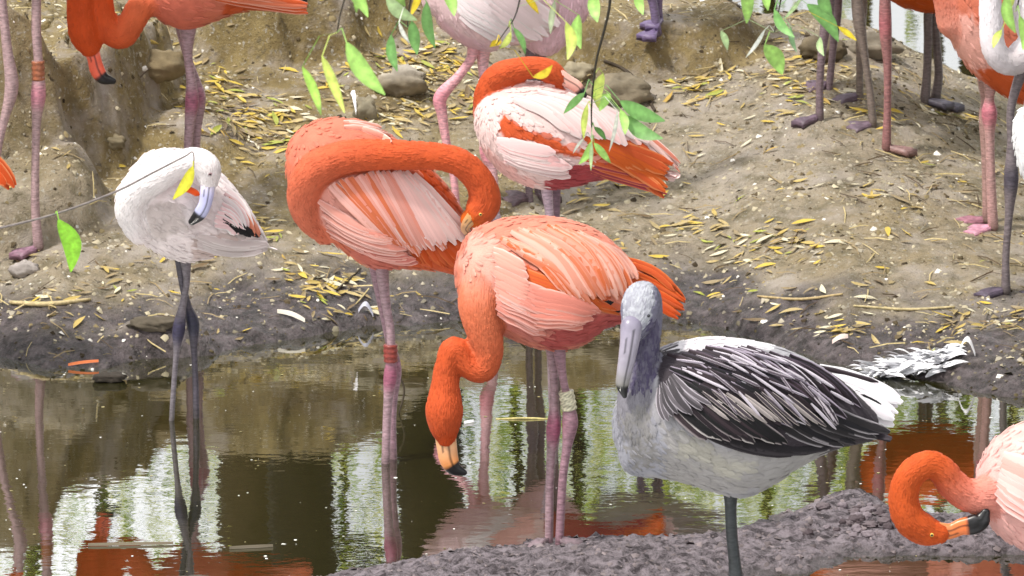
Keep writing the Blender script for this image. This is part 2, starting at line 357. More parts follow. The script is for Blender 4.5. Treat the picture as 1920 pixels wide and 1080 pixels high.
class Bird:
    def __init__(s, Y, base, foot, label, cat='flamingo', group=None, name='flamingo', voxel=.006):
        s.Y = Y; s.base = base; s.regions = []; s.over = []; s.flow = [(0, 0, 1, .5, .03)]; s.voxel = voxel; s.sat = 1.12; s.val = .87; s.lofts = []; s.necks = []
        s.root = empty(name, foot); tag(s.root, label, cat, group); s.nf = 0; s.rnd = random.Random(hash(label) & 0xffff if False else sum(map(ord, label)))
    def tone(s, c):
        c = np.asarray(c, float); g = c.mean(-1, keepdims=True); q = c[..., 1:2]/np.maximum(c[..., 0:1], .02); f = .66+.34*np.clip((q-.12)/.45, 0, 1); return np.clip((g+(c-g)*s.sat)*s.val*f, .006, .93)
    def ribs(s, r, ns=36): s.lofts.append(loft_ribs(r, s.Y, ns=ns))
    def neck(s, path, c0, c1, flat=1.0, chead=None):
        P, rad = px_tube(path, s.Y, sub=6)
        C, A, B = tube_rings(P, rad, flat); s.lofts.append(rings_to_mesh(C, A, B, 18))
        s.necks.append((P, rad*max(1, flat), np.array(c0), np.array(c1), None if chead is None else np.array(chead)))
    def region(s, poly, col, jit=7, over=False): (s.over if over else s.regions).append((poly, np.array(col), jit))
    def neckmask(s, P):
        m = np.zeros(len(P)); C = np.zeros((len(P), 3))
        for (Q, rad, c0, c1, ch) in s.necks:
            d = np.linalg.norm(P[:, None, :]-Q[None], axis=2)/rad[None]; k = d.argmin(1); dm = d[np.arange(len(P)), k]; t = k/(len(Q)-1)
            mk = (1-sst(1.08, 1.3, dm))*sst(.0, .16, t)
            cc = c0[None]*(1-sst(.1, .5, t))[:, None]+c1[None]*sst(.1, .5, t)[:, None]
            if ch is not None: cc = cc*(1-sst(.85, .93, t))[:, None]+ch[None]*sst(.85, .93, t)[:, None]
            u = mk > m; C[u] = cc[u]; m = np.maximum(m, mk)
        return m, C
    def color(s, P, neck=True):
        x, y = proj(P); c = np.tile(s.base, (len(P), 1)).astype(float)
        sx = x+fbm(x/24, y/24, 3, 5)*6; sy = y+fbm(x/20, y/30, 3, 9)*6
        for poly, col, jit in s.regions:
            jx = x+fbm(x/13, y/13, 3, 15)*jit*1.2; jy = y+fbm(x/9, y/15, 3, 19)*jit*1.2
            m = np.zeros(len(x))
            for ox, oy in ((0, 0), (-1, 0), (1, 0), (0, -1), (0, 1)): m += inpoly(jx+ox*jit*.5, jy+oy*jit*.5, poly)
            m = (m/5)[:, None]; c = c*(1-m)+col[None]*m
        if neck:
            m, C = s.neckmask(P); c = c*(1-m[:, None])+C*m[:, None]
            for poly, col, jit in s.over:
                jx = x+fbm(x/6, y/6, 3, 15)*jit*2; jy = y+fbm(x/5, y/6, 3, 19)*jit*2
                f = (inpoly(jx, jy, poly)*(.45+.9*np.clip(fbm(x/4.5, y/4.5, 2, 33)+.35, 0, 1))).clip(0, 1)[:, None]; c = c*(1-f)+col[None]*f
        return s.tone(c)
    def build(s, n=900, fl=.9, lift=.0035, wfac=.46, edge=None, minr=0):
        V = []; F = []; o = 0
        for v, f in s.lofts: V.append(v); F += [[i+o for i in q] for q in f]; o += len(v)
        V = np.vstack(V)
        tmp = bpy.data.meshes.new('tmp'); tmp.from_pydata(V.tolist(), [], F); to = bpy.data.objects.new('tmp', tmp); COL.objects.link(to)
        md = to.modifiers.new('r', 'REMESH'); md.mode = 'VOXEL'; md.voxel_size = s.voxel
        sm = to.modifiers.new('s', 'SMOOTH'); sm.factor = .5; sm.iterations = 4
        dg = bpy.context.evaluated_depsgraph_get(); ev = to.evaluated_get(dg); em = ev.to_mesh()
        nv = len(em.vertices); co = np.empty(nv*3, np.float32); em.vertices.foreach_get('co', co); co = co.reshape(-1, 3).astype(float)
        polys = [list(p.vertices) for p in em.polygons]; ev.to_mesh_clear()
        bpy.data.objects.remove(to); bpy.data.meshes.remove(tmp)
        s.col = s.color(co)
        cc = np.concatenate([s.col, np.ones((nv, 1))], 1)
        s.body = mesh('body', co, polys, M_BODY, s.root, attrs={'Col': ('FLOAT_COLOR', cc)})
        s.bvh = BVHTree.FromPolygons([tuple(c) for c in co], polys)
        if n: s.plumage(co, polys, int(n), fl, lift, wfac, edge)
        return s
    def flowat(s, x, y):
        w = 0; d = np.zeros(2); L = 0
        for ax_, ay, dx, dy, ln in s.flow:
            q = 1/(((x-ax_)**2+(y-ay)**2)+400)**1.5; l_ = math.hypot(dx, dy); d += q*np.array([dx/l_, dy/l_]); L += q*ln; w += q
        return d/(np.linalg.norm(d)+1e-9), L/w
    def plumage(s, co, polys, n, fl, lift, wfac, edge):
        rnd = s.rnd; pa = np.array([q if len(q) == 4 else q+[q[-1]] for q in polys]); ce = co[pa].mean(1)
        ar = np.linalg.norm(np.cross(co[pa[:, 2]]-co[pa[:, 0]], co[pa[:, 3]]-co[pa[:, 1]]), axis=1)
        nm, _ = s.neckmask(ce); n = int(n*1.25); ar = ar*np.where(nm < .35, 1, 4.0); cum = np.cumsum(ar); cum /= cum[-1]
        pick = np.searchsorted(cum, np.array([rnd.random() for _ in range(n)]))
        VV = []; FF = []; U = []; base = []; 
        cx, cy = proj(ce)
        for i in pick:
            p = Vector(ce[i]); loc, nor, _, _ = s.bvh.find_nearest(p)
            if nor is None: continue
            onneck = nm[i] >= .35
            d2, L = s.flowat(cx[i], cy[i]); a = rnd.gauss(0, .16)
            d2 = (d2[0]*math.cos(a)-d2[1]*math.sin(a), d2[0]*math.sin(a)+d2[1]*math.cos(a))
            D = Vector((d2[0], rnd.uniform(-.1, .1), -d2[1]))
            if onneck:
                best = min(((np.linalg.norm(Q-ce[i], axis=1)/rd).min(), k) for k, (Q, rd, *_r) in enumerate(s.necks)); Q = s.necks[best[1]][0]
                kq = int(np.linalg.norm(Q-ce[i], axis=1).argmin()); D = Vector(Q[max(kq-1, 0)]-Q[min(kq+1, len(Q)-1)]); D += Vector((rnd.gauss(0, .12), rnd.gauss(0, .12), rnd.gauss(0, .12)))*D.length; L = .015
            D -= nor*D.dot(nor)
            if D.length < 1e-5: continue
            D.normalize(); L *= fl*rnd.uniform(.75, 1.25); W = L*wfac*rnd.uniform(.8, 1.15); o = len(VV); seed = rnd.random()*50
            for t, wd in ((0, .45), (.35, .95), (.75, .85), (.95, .4)):
                q = p+D*L*t; l2, n2, _, dist = s.bvh.find_nearest(q)
                if dist < (.03 if not onneck else .006): q = l2
                else: n2 = nor
                q = q+n2*(.0004+(lift if not onneck else .0004)*t); side = n2.cross(D).normalized()*W*.5*wd
                VV += [q-side-n2*.001, q+n2*.0012, q+side-n2*.001]; U += [(-1, t*3, seed), (0, t*3, seed), (1, t*3, seed)]
            for k in range(3):
                a0 = o+k*3; FF += [[a0, a0+1, a0+4, a0+3], [a0+1, a0+2, a0+5, a0+4]]
            base += [p]*12
        if not VV: return
        B = np.array(base); c = s.color(B, neck=True); g = np.repeat(np.array([rnd.uniform(.90, 1.08) for _ in range(len(VV)//12)]), 12)[:, None]
        ca = np.clip(c*g, 0, .95); e = ca*1.07+.015 if edge is None else ca*(1-edge[1])+np.array(edge[0])*edge[1]; cb = np.clip(e, 0, .93)
        one = np.ones((len(VV), 1))
        o = mesh('plumage', [tuple(v) for v in VV], FF, M_FEA, s.root, attrs={'ca': ('FLOAT_COLOR', np.hstack([ca, one])), 'cb': ('FLOAT_COLOR', np.hstack([cb, one])), 'fuv': ('FLOAT_VECTOR', U)})
        o['kind'] = 'stuff'
    def feather(s, path, wpx, ca, cb, lift=.010, tipw=.25, Yfix=None, name='feather', side0=.5):
        """one long feather laid on the body along a path"""
        ca = tuple(s.tone(ca)); cb = tuple(s.tone(cb))
        q = catmull(np.array([(a, b) for a, b in path], float), 4 if len(path) < 4 else 3); Yl = None; pts = []
        for a, b in q:
            r = ray(a, b); h = s.bvh.ray_cast(CAM, r.normalized())
            if Yfix is not None: Yc = Yfix
            elif h[0] is not None and (Yl is None or abs(h[0].y-Yl) < .12): Yc = h[0].y
            else: Yc = Yl if Yl is not None else s.Y
            pts.append([a, b, Yc]); Yl = Yc
        pts = np.array(pts); n = len(pts)
        if n > 3: pts[1:-1, 2] = (pts[:-2, 2]+pts[1:-1, 2]+pts[2:, 2])/3
        P = [pt(a, b, y-lift-.004*i/n) for i, (a, b, y) in enumerate(pts)]
        sc = scale(s.Y); VV = []; U = []; seed = s.rnd.random()*50
        Lpx = sum(math.dist(q[i], q[i+1]) for i in range(len(q)-1))
        for i, p in enumerate(P):
            t = i/(n-1); T = (P[min(i+1, n-1)]-P[max(i-1, 0)]).normalized(); view = (CAM-p).normalized(); sd = T.cross(view).normalized()
            f = (side0+(1-side0)*min(1, t*4)) * (1 if t < .72 else tipw+(1-tipw)*math.sqrt(max(0, 1-((t-.72)/.28)**2)))
            wd = wpx/sc*.5*f; yy = t*Lpx/60
            VV += [p-sd*wd-view*.0035, p+view*.001, p+sd*wd-view*.0035]; U += [(-1, yy, seed), (0, yy, seed), (1, yy, seed)]
        FF = []
        for k in range(n-1): a0 = k*3; FF += [[a0, a0+1, a0+4, a0+3], [a0+1, a0+2, a0+5, a0+4]]
        o = mesh(name, [tuple(v) for v in VV], FF, M_FEA, s.root, attrs={'ca': ('FLOAT_COLOR', rgba(ca, len(VV))), 'cb': ('FLOAT_COLOR', rgba(cb, len(VV))), 'fuv': ('FLOAT_VECTOR', U)})
        return o
    def fan(s, A, B, n, w, ca, cb, lift=.010, dl=.0004, mid=None, jit=4, cj=.07, **k):
        """n feathers from curve A to curve B"""
        A = np.array(A, float); B = np.array(B, float); r = s.rnd
        if s.sat < 1.24: n = int(n*1.45); w = w*.80
        def on(C, t):
            u = t*(len(C)-1); i = min(int(u), len(C)-2); f = u-i; return C[i]*(1-f)+C[i+1]*f
        for i in range(n):
            t = i/max(1, n-1); a = on(A, t)+[r.uniform(-jit, jit), r.uniform(-jit, jit)]; b = on(B, t)+[r.uniform(-jit, jit)*1.5, r.uniform(-jit, jit)*1.5]
            m = (a+b)/2
            if mid is not None: m = m+np.array(mid)
            g = r.uniform(1-cj, 1+cj)
            pick = lambda c: c[r.randrange(len(c))] if isinstance(c, list) else c
            c1 = tuple(min(.92, v*g) for v in pick(ca)); c2 = tuple(min(.94, v*g) for v in pick(cb))
            s.feather([a, m, b], w*r.uniform(.85, 1.2), c1, c2, lift=lift+i*dl, **k)
    def leg(s, path, col, foot=None, col_ank=None, dYw=0, band=None, below=True, footcol=None, name='leg'):
        """path rows px, py, r_px, dY; foot: (direction x, direction y, size)"""
        P, rad = px_tube(path, s.Y+dYw, sub=5)
        C, A, B = tube_rings(P, rad, 1.1); V, F = rings_to_mesh(C, A, B, 10)
        n = len(V); c = rgba(col, n)
        if col_ank is not None:
            k = max(range(1, len(path)-1), key=lambda i: path[i][2]) if len(path) > 2 else 0
            kp = np.array(pt(path[k][0], path[k][1], s.Y+dYw)); d = np.linalg.norm(V-kp, axis=1); m = (1-sst(.02, .06, d))[:, None]; c[:, :3] = c[:, :3]*(1-m)+np.array(col_ank)[None]*m
        zm = V[:, 2].min() if foot else 0.0; dk_ = (1-.45*(1-sst(zm+.005, zm+.05+.02*np.sin(V[:, 0]*300), V[:, 2])))[:, None]; c[:, :3] = c[:, :3]*dk_+np.array([.012, .010, .006])*(1-dk_)*3
        o = mesh(name, V, F, M_LEG, s.root, attrs={'Col': ('FLOAT_COLOR', c)})
        if foot:
            e = Vector(P[-1]); s.foot(o, e, foot[0], foot[1], foot[2], footcol or col)
        if band:
            (x0, y0, x1, y1, r, bc) = band; bd = sum((q[3] if len(q) > 3 else 0) for q in path)/len(path)
            P2, r2 = px_tube([(x0, y0, r, bd), ((x0+x1)/2, (y0+y1)/2, r*1.04, bd), (x1, y1, r, bd)], s.Y+dYw, sub=6, capround=False)
            r2 = r2*(1+.07*np.sin(np.arange(len(r2))*1.8)); C, A, B = tube_rings(P2, r2, 1.1); V, F = rings_to_mesh(C, A, B, 14)
            cb = rgba(bc, len(V)); k = np.array([hash((i*7919) % 13) % 3 for i in range(len(V))])
            cb[k == 0, :3] *= .45 if sum(bc) > 1 else .8
            mesh('leg_band', V, F, M_BAND, o, attrs={'Col': ('FLOAT_COLOR', cb)})
        return o
    def foot(s, parent, e, dx, dy, size, col):
        """three webbed toes and a hind toe lying on the ground"""
        a = math.atan2(dy, dx); VV = []; FF = []
        g = lambda x, y: max(gh(x, y), -.05)
        z0 = max(g(e.x, e.y), e.z-.03)
        def P(r, an, h): x = e.x+r*math.cos(an); y = e.y+r*math.sin(an); return (x, y, max(z0-.004, g(x, y)-.002)+h)
        angs = [-.48, -.24, 0, .24, .48]; rr = [.84, .74, 1.0, .74, .84]; hh = [.008, .003, .010, .003, .008]
        VV.append((e.x, e.y, z0+.024)); base = len(VV)
        rows = (.22, .5, .78, 1.0)
        for f in rows:
            for an, r, h in zip(angs, rr, hh): VV.append(P(size*r*f, a+an*(1 if f > .3 else 1.5), (h+.012*(1-f))*(.45 if f == 1.0 else 1)))
        for i in range(4): FF.append([0, base+i, base+i+1])
        for k in range(3):
            for i in range(4): q = base+k*5+i; FF.append([q, q+5, q+6, q+1])
        m = len(VV); VV += [(x, y, max(z-.02, g(x, y)-.006)) for x, y, z in VV[:]]
        FF += [[i+m for i in f][::-1] for f in FF[:]]
        rim = [0, 1, 6, 11, 16, 17, 18, 19, 20, 15, 10, 5]
        for i in range(len(rim)): a1, b1 = rim[i], rim[(i+1) % len(rim)]; FF.append([a1, a1+m, b1+m, b1])
        mesh('foot', VV, FF, M_LEG, parent, attrs={'Col': ('FLOAT_COLOR', rgba(col, len(VV)))})
    def bill(s, path, cols, tip, flat=.62, label=None, parent=None):
        """path rows px, py, r, dY; cols: list of colours along it; tip: fraction where black begins"""
        P, rad = px_tube(path, s.Y, sub=6); C, A, B = tube_rings(P, rad, flat); V, F = rings_to_mesh(C, A, B, 32, 2.2)
        t = np.repeat(np.linspace(0, 1, len(P)), 32); K = len(cols)-1; c = np.zeros((len(V), 4)); c[:, 3] = 1
        tt = np.clip(t/tip, 0, 1)*K
        for j in range(3): c[:, j] = np.interp(tt, range(K+1), [q[j] for q in cols])
        blk = sst(tip-.03, tip+.03, t)[:, None]; c[:, :3] = c[:, :3]*(1-blk)+np.array((.012, .011, .013))*blk
        j = np.tile(np.arange(32), len(P)); seam = ((j == 9) | (j == 23)) & (t > .12) & (t < .97); c[seam, :3] *= .22
        nost = ((j == 6) | (j == 26)) & (t > .22) & (t < .34); c[nost, :3] *= .25
        return mesh('bill', V, F, M_BILL, s.root, attrs={'Col': ('FLOAT_COLOR', c)})
    def eye(s, px, py, r=3.2, col=(.75, .55, .12)):
        rr = ray(px, py); h = s.bvh.ray_cast(CAM, rr.normalized()); c = h[0] if h[0] is not None else pt(px, py, s.Y-.03); R0 = r/scale(s.Y)
        def ball(c, R0, name, colr, par):
            VV = []; FF = []
            for i in range(7):
                for j in range(10):
                    a = math.pi*i/6; b = 2*math.pi*j/10; VV.append((c.x+R0*math.sin(a)*math.cos(b), c.y+R0*math.cos(a), c.z+R0*math.sin(a)*math.sin(b)))
            for i in range(6):
                for j in range(10): FF.append([i*10+j, i*10+(j+1) % 10, (i+1)*10+(j+1) % 10, (i+1)*10+j])
            return mesh(name, VV, FF, M_EYE, par, attrs={'Col': ('FLOAT_COLOR', rgba(colr, len(VV)))})
        e = ball(c, R0, 'eye', col, s.root); ball(c+Vector((0, -R0*.62, 0)), R0*.62, 'pupil', (.01, .01, .01), e)

ORANGE = (.82, .16, .07); DORANGE = (.76, .125, .045); SCAR = (.85, .14, .055); PINK = (.80, .33, .27); LPINK = (.84, .50, .46); PALE = (.86, .66, .63); WHITEP = (.86, .64, .62)
CORAL = (.82, .24, .15); SHELL = (.84, .40, .34); MAG = (.55, .10, .13); BLACK = (.015, .014, .016)
LEGP = (.33, .215, .245); LEGD = (.18, .13, .15); LEGK = (.035, .035, .045); ANK = (.30, .09, .15); GREYLEG = (.30, .27, .26)
LEGB = (.30, .22, .17)

# ------------------------------------------------------------------ bird 1: large preening flamingo, neck laid along its back
Y = row_Y(868)
b = Bird(Y, CORAL, pt(728, 868, Y), 'large orange flamingo preening with neck bent over its back, red band on its leg')
b.ribs([(545, 262, 541, 345, .06), (562, 242, 556, 392, .09), (610, 223, 600, 432, .115), (680, 228, 650, 475, .125), (745, 262, 700, 502, .12), (805, 312, 755, 503, .10), (850, 368, 810, 506, .08), (885, 430, 862, 514, .05), (925, 490, 915, 524, .02)])
b.neck([(610, 440, 20, .0), (578, 405, 27, -.05), (569, 360, 31, -.09), (590, 320, 32, -.115), (640, 296, 31, -.125), (700, 290, 29, -.13), (765, 291, 27, -.13), (825, 294, 25, -.125), (868, 308, 26, -.12), (900, 342, 27, -.11), (909, 378, 30, -.10), (893, 402, 27, -.10), (878, 412, 16, -.10)], CORAL, ORANGE, chead=(.78, .17, .03))
b.flow = [(560, 260, .3, .6, .020), (560, 340, .1, 1, .020), (620, 240, 1, .1, .025), (600, 420, .8, .8, .022), (690, 380, .9, .8, .040), (760, 330, .8, .7, .045), (700, 480, 1, .4, .03), (800, 460, .8, .7, .05), (870, 480, .8, .5, .05)]
b.region([(610, 330), (680, 325), (760, 360), (800, 440), (760, 480), (700, 440), (640, 440), (600, 420), (585, 380)], SHELL, 9)
b.region([(540, 230), (700, 215), (760, 280), (700, 300), (560, 300), (540, 330)], (.84, .27, .19), 8)
b.region([(760, 400), (830, 440), (900, 470), (900, 530), (760, 500), (770, 450)], ORANGE, 6)
b.region([(745, 275), (790, 300), (850, 370), (860, 400), (800, 340)], DORANGE, 4)
b.region([(640, 462), (760, 480), (740, 515), (690, 505)], (.72, .22, .17), 5)
b.build(1900)
LP = [(.84, .40, .34), (.85, .48, .43), (.84, .35, .28), (.83, .24, .13)]
# secondaries (orange), then the pale scapulars that fan over them
b.fan([(740, 390), (790, 400)], [(790, 500), (905, 500)], 10, 20, [ORANGE, DORANGE], [(.82, .2, .08)], lift=.006)
b.fan([(620, 345), (700, 322)], [(722, 450), (790, 478)], 9, 20, LP, [(.86, .58, .54), (.85, .45, .38)], lift=.012)
b.fan([(690, 325), (750, 322)], [(765, 465), (835, 465)], 8, 20, LP, [(.87, .66, .63)], lift=.017)
b.fan([(735, 322), (775, 326)], [(812, 460), (886, 450)], 9, 21, [(.86, .55, .52), (.86, .60, .57)], [(.88, .72, .70)], lift=.022)
# closed lower wing
b.fan([(600, 380), (620, 440)], [(720, 440), (775, 488)], 10, 22, [(.82, .34, .28), (.83, .40, .34)], [(.86, .52, .47)], lift=.012, mid=(4, 10))
b.fan([(650, 455), (690, 470)], [(760, 485), (782, 489)], 5, 20, [(.76, .26, .22)], [(.84, .45, .40)], lift=.018, mid=(0, 6))
b.fan([(640, 232), (690, 240)], [(710, 240), (735, 262)], 5, 14, [(.85, .42, .34)], [(.88, .65, .6)], lift=.008)
b.bill([(886, 408, 13, -.12), (876, 419, 10, -.115), (872, 430, 8, -.10), (882, 442, 6, -.09)], [(.52, .28, .09), (.60, .30, .16)], .75)
b.eye(901, 402, 3.4)
b.leg([(716, 500, 13), (722, 560, 9), (732, 620, 8), (733, 672, 9), (732, 705, 13), (728, 745, 9), (725, 800, 8), (722, 895, 8)], LEGP, col_ank=ANK, band=(732, 646, 733, 678, 13, (.26, .045, .035)))
b.leg([(704, 502, 12, .05), (714, 560, 9, .05), (728, 630, 8, .05), (741, 690, 12, .05), (738, 745, 8, .05), (736, 800, 7, .05), (739, 890, 7, .05)], (.30, .18, .22), col_ank=ANK)

# ------------------------------------------------------------------ bird 2: head hanging down to the water
Y = row_Y(1032)
b = Bird(Y, (.83, .30, .22), pt(1040, 1028, Y), 'orange pink flamingo with neck hooked down to the water, cream band on leg')
b.ribs([(862, 468, 864, 560, .06), (882, 438, 890, 598, .10), (925, 416, 935, 625, .125), (990, 408, 1000, 648, .14), (1055, 412, 1055, 656, .14), (1110, 430, 1100, 640, .125), (1155, 462, 1140, 612, .10), (1195, 503, 1185, 600, .06), (1240, 530, 1232, 590, .03)])
b.neck([(905, 520, 40, -.05), (900, 570, 41, -.08), (908, 620, 34, -.09), (915, 662, 28, -.09), (903, 692, 26, -.09), (874, 681, 24, -.09), (852, 655, 25, -.09), (838, 688, 23, -.09), (835, 725, 27, -.09), (833, 768, 35, -.09), (834, 800, 29, -.09), (836, 822, 19, -.09)], (.84, .25, .14), ORANGE, chead=SCAR)
b.flow = [(880, 450, .4, -.2, .022), (870, 540, .2, 1, .02), (950, 430, 1, -.1, .03), (1050, 430, 1, .3, .04), (1150, 480, .8, .6, .05), (980, 540, 1, .5, .03), (1000, 600, 1, .3, .03), (1100, 620, 1, -.3, .03), (1200, 560, .9, .5, .05), (1060, 500, .9, .7, .045)]
b.region([(860, 480), (885, 440), (930, 450), (930, 540), (900, 600), (870, 580)], (.85, .42, .35), 8)
b.region([(930, 530), (990, 535), (1100, 570), (1130, 590), (1100, 620), (1000, 640), (950, 620), (930, 580)], (.82, .30, .25), 6)
b.region([(960, 500), (1010, 515), (1100, 560), (1150, 575), (1140, 560), (1080, 530), (1010, 500)], ORANGE, 4)
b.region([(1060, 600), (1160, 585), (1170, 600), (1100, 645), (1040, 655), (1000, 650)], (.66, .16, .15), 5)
b.region([(1125, 572), (1165, 575), (1165, 586), (1128, 584)], BLACK, 2)
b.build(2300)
# secondaries under the scapulars, tertials and orange tail
b.fan([(1110, 490), (1130, 540)], [(1285, 566), (1276, 598)], 8, 15, [ORANGE, SCAR], [(.84, .2, .07)], lift=.0, mid=(8, -6))
b.fan([(1150, 480), (1190, 510)], [(1262, 538), (1286, 564)], 5, 14, [ORANGE], [(.85, .25, .1)], lift=-.01, mid=(10, -8))
b.fan([(955, 500), (975, 520)], [(1080, 545), (1160, 592)], 8, 18, [ORANGE, (.84, .19, .07)], [(.85, .28, .14)], lift=.006)
LP2 = [(.83, .30, .20), (.84, .38, .29), (.82, .21, .10), (.83, .26, .15), (.86, .48, .40)]
b.fan([(940, 445), (985, 480)], [(1050, 540), (1110, 575)], 8, 22, LP2, [(.85, .43, .34), (.84, .34, .24)], lift=.012, mid=(8, -10))
b.fan([(960, 432), (1040, 430)], [(1090, 555), (1160, 560)], 9, 22, LP2, [(.85, .43, .34), (.84, .34, .24)], lift=.017, mid=(12, -12))
b.fan([(1030, 424), (1090, 440)], [(1130, 545), (1185, 555)], 9, 20, LP2, [(.85, .43, .34), (.84, .34, .24)], lift=.021, mid=(12, -10))
b.fan([(1080, 436), (1110, 450)], [(1180, 530), (1200, 520)], 6, 18, [(.85, .42, .34)], [(.86, .5, .42)], lift=.024, mid=(8, -8))
# folded wing lobe
b.fan([(930, 520), (935, 590)], [(1040, 560), (1020, 630)], 10, 24, [(.83, .33, .27)], [(.86, .47, .42)], lift=.014, mid=(0, -4))
b.fan([(1000, 545), (1000, 615)], [(1125, 582), (1090, 612)], 9, 24, [(.83, .31, .25)], [(.86, .45, .39)], lift=.018, mid=(0, -4))
b.fan([(925, 470), (930, 560)], [(985, 500), (1000, 590)], 9, 22, [(.84, .40, .33)], [(.87, .55, .5)], lift=.012)
b.bill([(835, 815, 20, -.09), (838, 840, 19, -.09), (842, 862, 18, -.09), (852, 878, 14, -.09), (870, 886, 6, -.09)], [(.62, .36, .16), (.80, .42, .22), (.82, .30, .08)], .60)
b.leg([(1034, 640, 14), (1038, 700, 8), (1039, 765, 9), (1038, 803, 14), (1034, 845, 9), (1031, 900, 8), (1029, 1034, 8)], LEGP, col_ank=ANK, foot=(-.6, -.6, .08), footcol=LEGD)
b.leg([(1047, 642, 14, -.03), (1054, 700, 8, -.03), (1063, 745, 8, -.03), (1069, 790, 15, -.03), (1063, 840, 9, -.03), (1055, 900, 8, -.03), (1048, 1032, 8, -.03)], (.30, .17, .21), col_ank=ANK, band=(1061, 733, 1068, 768, 14, (.72, .68, .50)), foot=(.7, -.5, .08), footcol=LEGD)

# ------------------------------------------------------------------ bird 3: pale bird with head tucked on its back
Y = 16.35
b = Bird(Y, WHITEP, pt(1035, 680, Y), 'pale pink flamingo with orange wing stripe, its orange neck resting flat on its back')
b.ribs([(898, 190, 895, 250, .06), (912, 168, 908, 285, .09), (950, 155, 945, 325, .12), (1010, 155, 1000, 350, .13), (1070, 168, 1060, 352, .12), (1125, 195, 1115, 338, .10), (1175, 228, 1165, 330, .075), (1225, 265, 1215, 335, .04), (1250, 290, 1240, 330, .02)])
b.neck([(905, 215, 18, .03), (912, 175, 22, .0), (935, 143, 24, -.02), (975, 130, 22, -.02), (1010, 127, 20, -.02), (1032, 135, 22, -.02), (1048, 146, 18, -.02)], ORANGE, ORANGE)
b.flow = [(900, 220, .3, .8, .02), (930, 300, .8, .6, .022), (960, 180, .9, .5, .03), (1060, 200, 1, .6, .05), (1000, 320, 1, .2, .03), (1150, 260, 1, .7, .055), (1100, 335, 1, -.1, .03), (1220, 300, 1, .7, .06)]
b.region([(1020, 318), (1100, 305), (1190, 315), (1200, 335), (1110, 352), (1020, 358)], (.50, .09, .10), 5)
b.region([(930, 240), (948, 214), (975, 234), (1040, 262), (1085, 285), (1098, 262), (1180, 250), (1240, 300), (1200, 325), (1110, 300), (1040, 288), (985, 262), (950, 262)], ORANGE, 4)
b.region([(890, 260), (940, 300), (1000, 340), (1000, 355), (940, 330), (900, 290)], (.83, .48, .45), 6)
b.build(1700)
b.fan([(1090, 250), (1110, 275)], [(1262, 305), (1240, 368)], 9, 20, [ORANGE, (.84, .18, .06)], [(.85, .3, .14)], lift=.008, mid=(4, -2))
b.fan([(1140, 215), (1165, 230)], [(1268, 306), (1272, 318)], 6, 11, [(.82, .3, .22), (.86, .6, .56)], [(.87, .66, .62)], lift=.014, mid=(6, -6))
b.fan([(1130, 262), (1150, 275)], [(1205, 300), (1190, 302)], 3, 9, [BLACK], [BLACK], lift=.002)
b.fan([(960, 185), (1060, 180)], [(1070, 250), (1170, 270)], 9, 26, [(.86, .66, .65), (.86, .58, .57)], [(.87, .74, .73)], lift=.014, mid=(5, -8))
b.fan([(1010, 170), (1090, 190)], [(1120, 235), (1210, 262)], 8, 22, [(.86, .64, .63), (.86, .72, .71)], [(.87, .74, .73)], lift=.018, mid=(6, -8))
b.fan([(930, 262), (950, 300)], [(1040, 290), (1075, 330)], 9, 26, [(.85, .60, .60), (.85, .52, .52)], [(.87, .70, .69)], lift=.012, mid=(0, 2))
b.fan([(1090, 300), (1110, 320)], [(1190, 320), (1250, 368)], 4, 13, [(.80, .17, .08), MAG], [(.82, .25, .14)], lift=.003)
b.bill([(1046, 142, 15, -.03), (1064, 152, 12, -.03), (1082, 163, 11, -.03), (1094, 178, 7, -.03)], [(.84, .50, .42), (.82, .40, .33)], .7)
b.leg([(1024, 345, 12), (1030, 400, 8), (1036, 460, 8), (1038, 505, 12), (1036, 560, 7), (1030, 700, 7)], (.45, .33, .40), col_ank=ANK)
b.leg([(1040, 345, 12, .05), (1043, 400, 7, .05), (1040, 470, 7, .05), (1042, 515, 11, .05), (1044, 570, 7, .05), (1050, 690, 7, .05)], (.20, .12, .16), col_ank=ANK)

# ------------------------------------------------------------------ bird 4: white flamingo resting on the left
Y = row_Y(788)
b = Bird(Y, (.86, .77, .78), pt(345, 788, Y), 'white flamingo at the left with its head and grey bill tucked against its breast'); b.sat = 1.1; b.val = .93
b.ribs([(226, 345, 224, 395, .05), (240, 325, 240, 420, .09), (272, 290, 270, 455, .12), (320, 280, 315, 481, .135), (370, 292, 360, 490, .13), (412, 325, 402, 480, .11), (445, 362, 435, 474, .08), (472, 400, 465, 470, .05), (500, 452, 495, 468, .015)])
b.neck([(262, 432, 27, -.08), (242, 392, 27, -.11), (262, 352, 29, -.135), (300, 328, 29, -.15), (335, 308, 26, -.15), (368, 302, 25, -.15), (388, 316, 26, -.15), (391, 340, 19, -.15)], (.88, .83, .84), (.89, .84, .85))
b.flow = [(240, 400, .6, .6, .02), (300, 450, 1, .4, .022), (420, 360, .8, .8, .045), (460, 440, 1, .4, .05), (380, 450, 1, .2, .03)]
b.region([(250, 400), (330, 370), (350, 420), (300, 450), (262, 440)], (.60, .53, .52), 8)  # shade beneath the neck, painted into the plumage colour
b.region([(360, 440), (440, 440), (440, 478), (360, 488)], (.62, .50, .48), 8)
b.region([(420, 400), (470, 400), (480, 440), (440, 442), (425, 425)], BLACK, 3)
b.build(1200)
b.fan([(424, 352), (400, 420)], [(472, 428), (440, 438)], 7, 18, [(.84, .74, .76), (.84, .62, .64)], [(.88, .84, .85)], lift=.012, mid=(6, -4))
b.fan([(430, 372), (440, 385)], [(490, 438), (482, 442)], 4, 12, [ORANGE, (.82, .3, .2)], [(.85, .4, .3)], lift=.014, mid=(4, -3))
b.fan([(420, 405), (425, 425)], [(480, 440), (445, 440)], 4, 12, [BLACK], [BLACK], lift=.016)
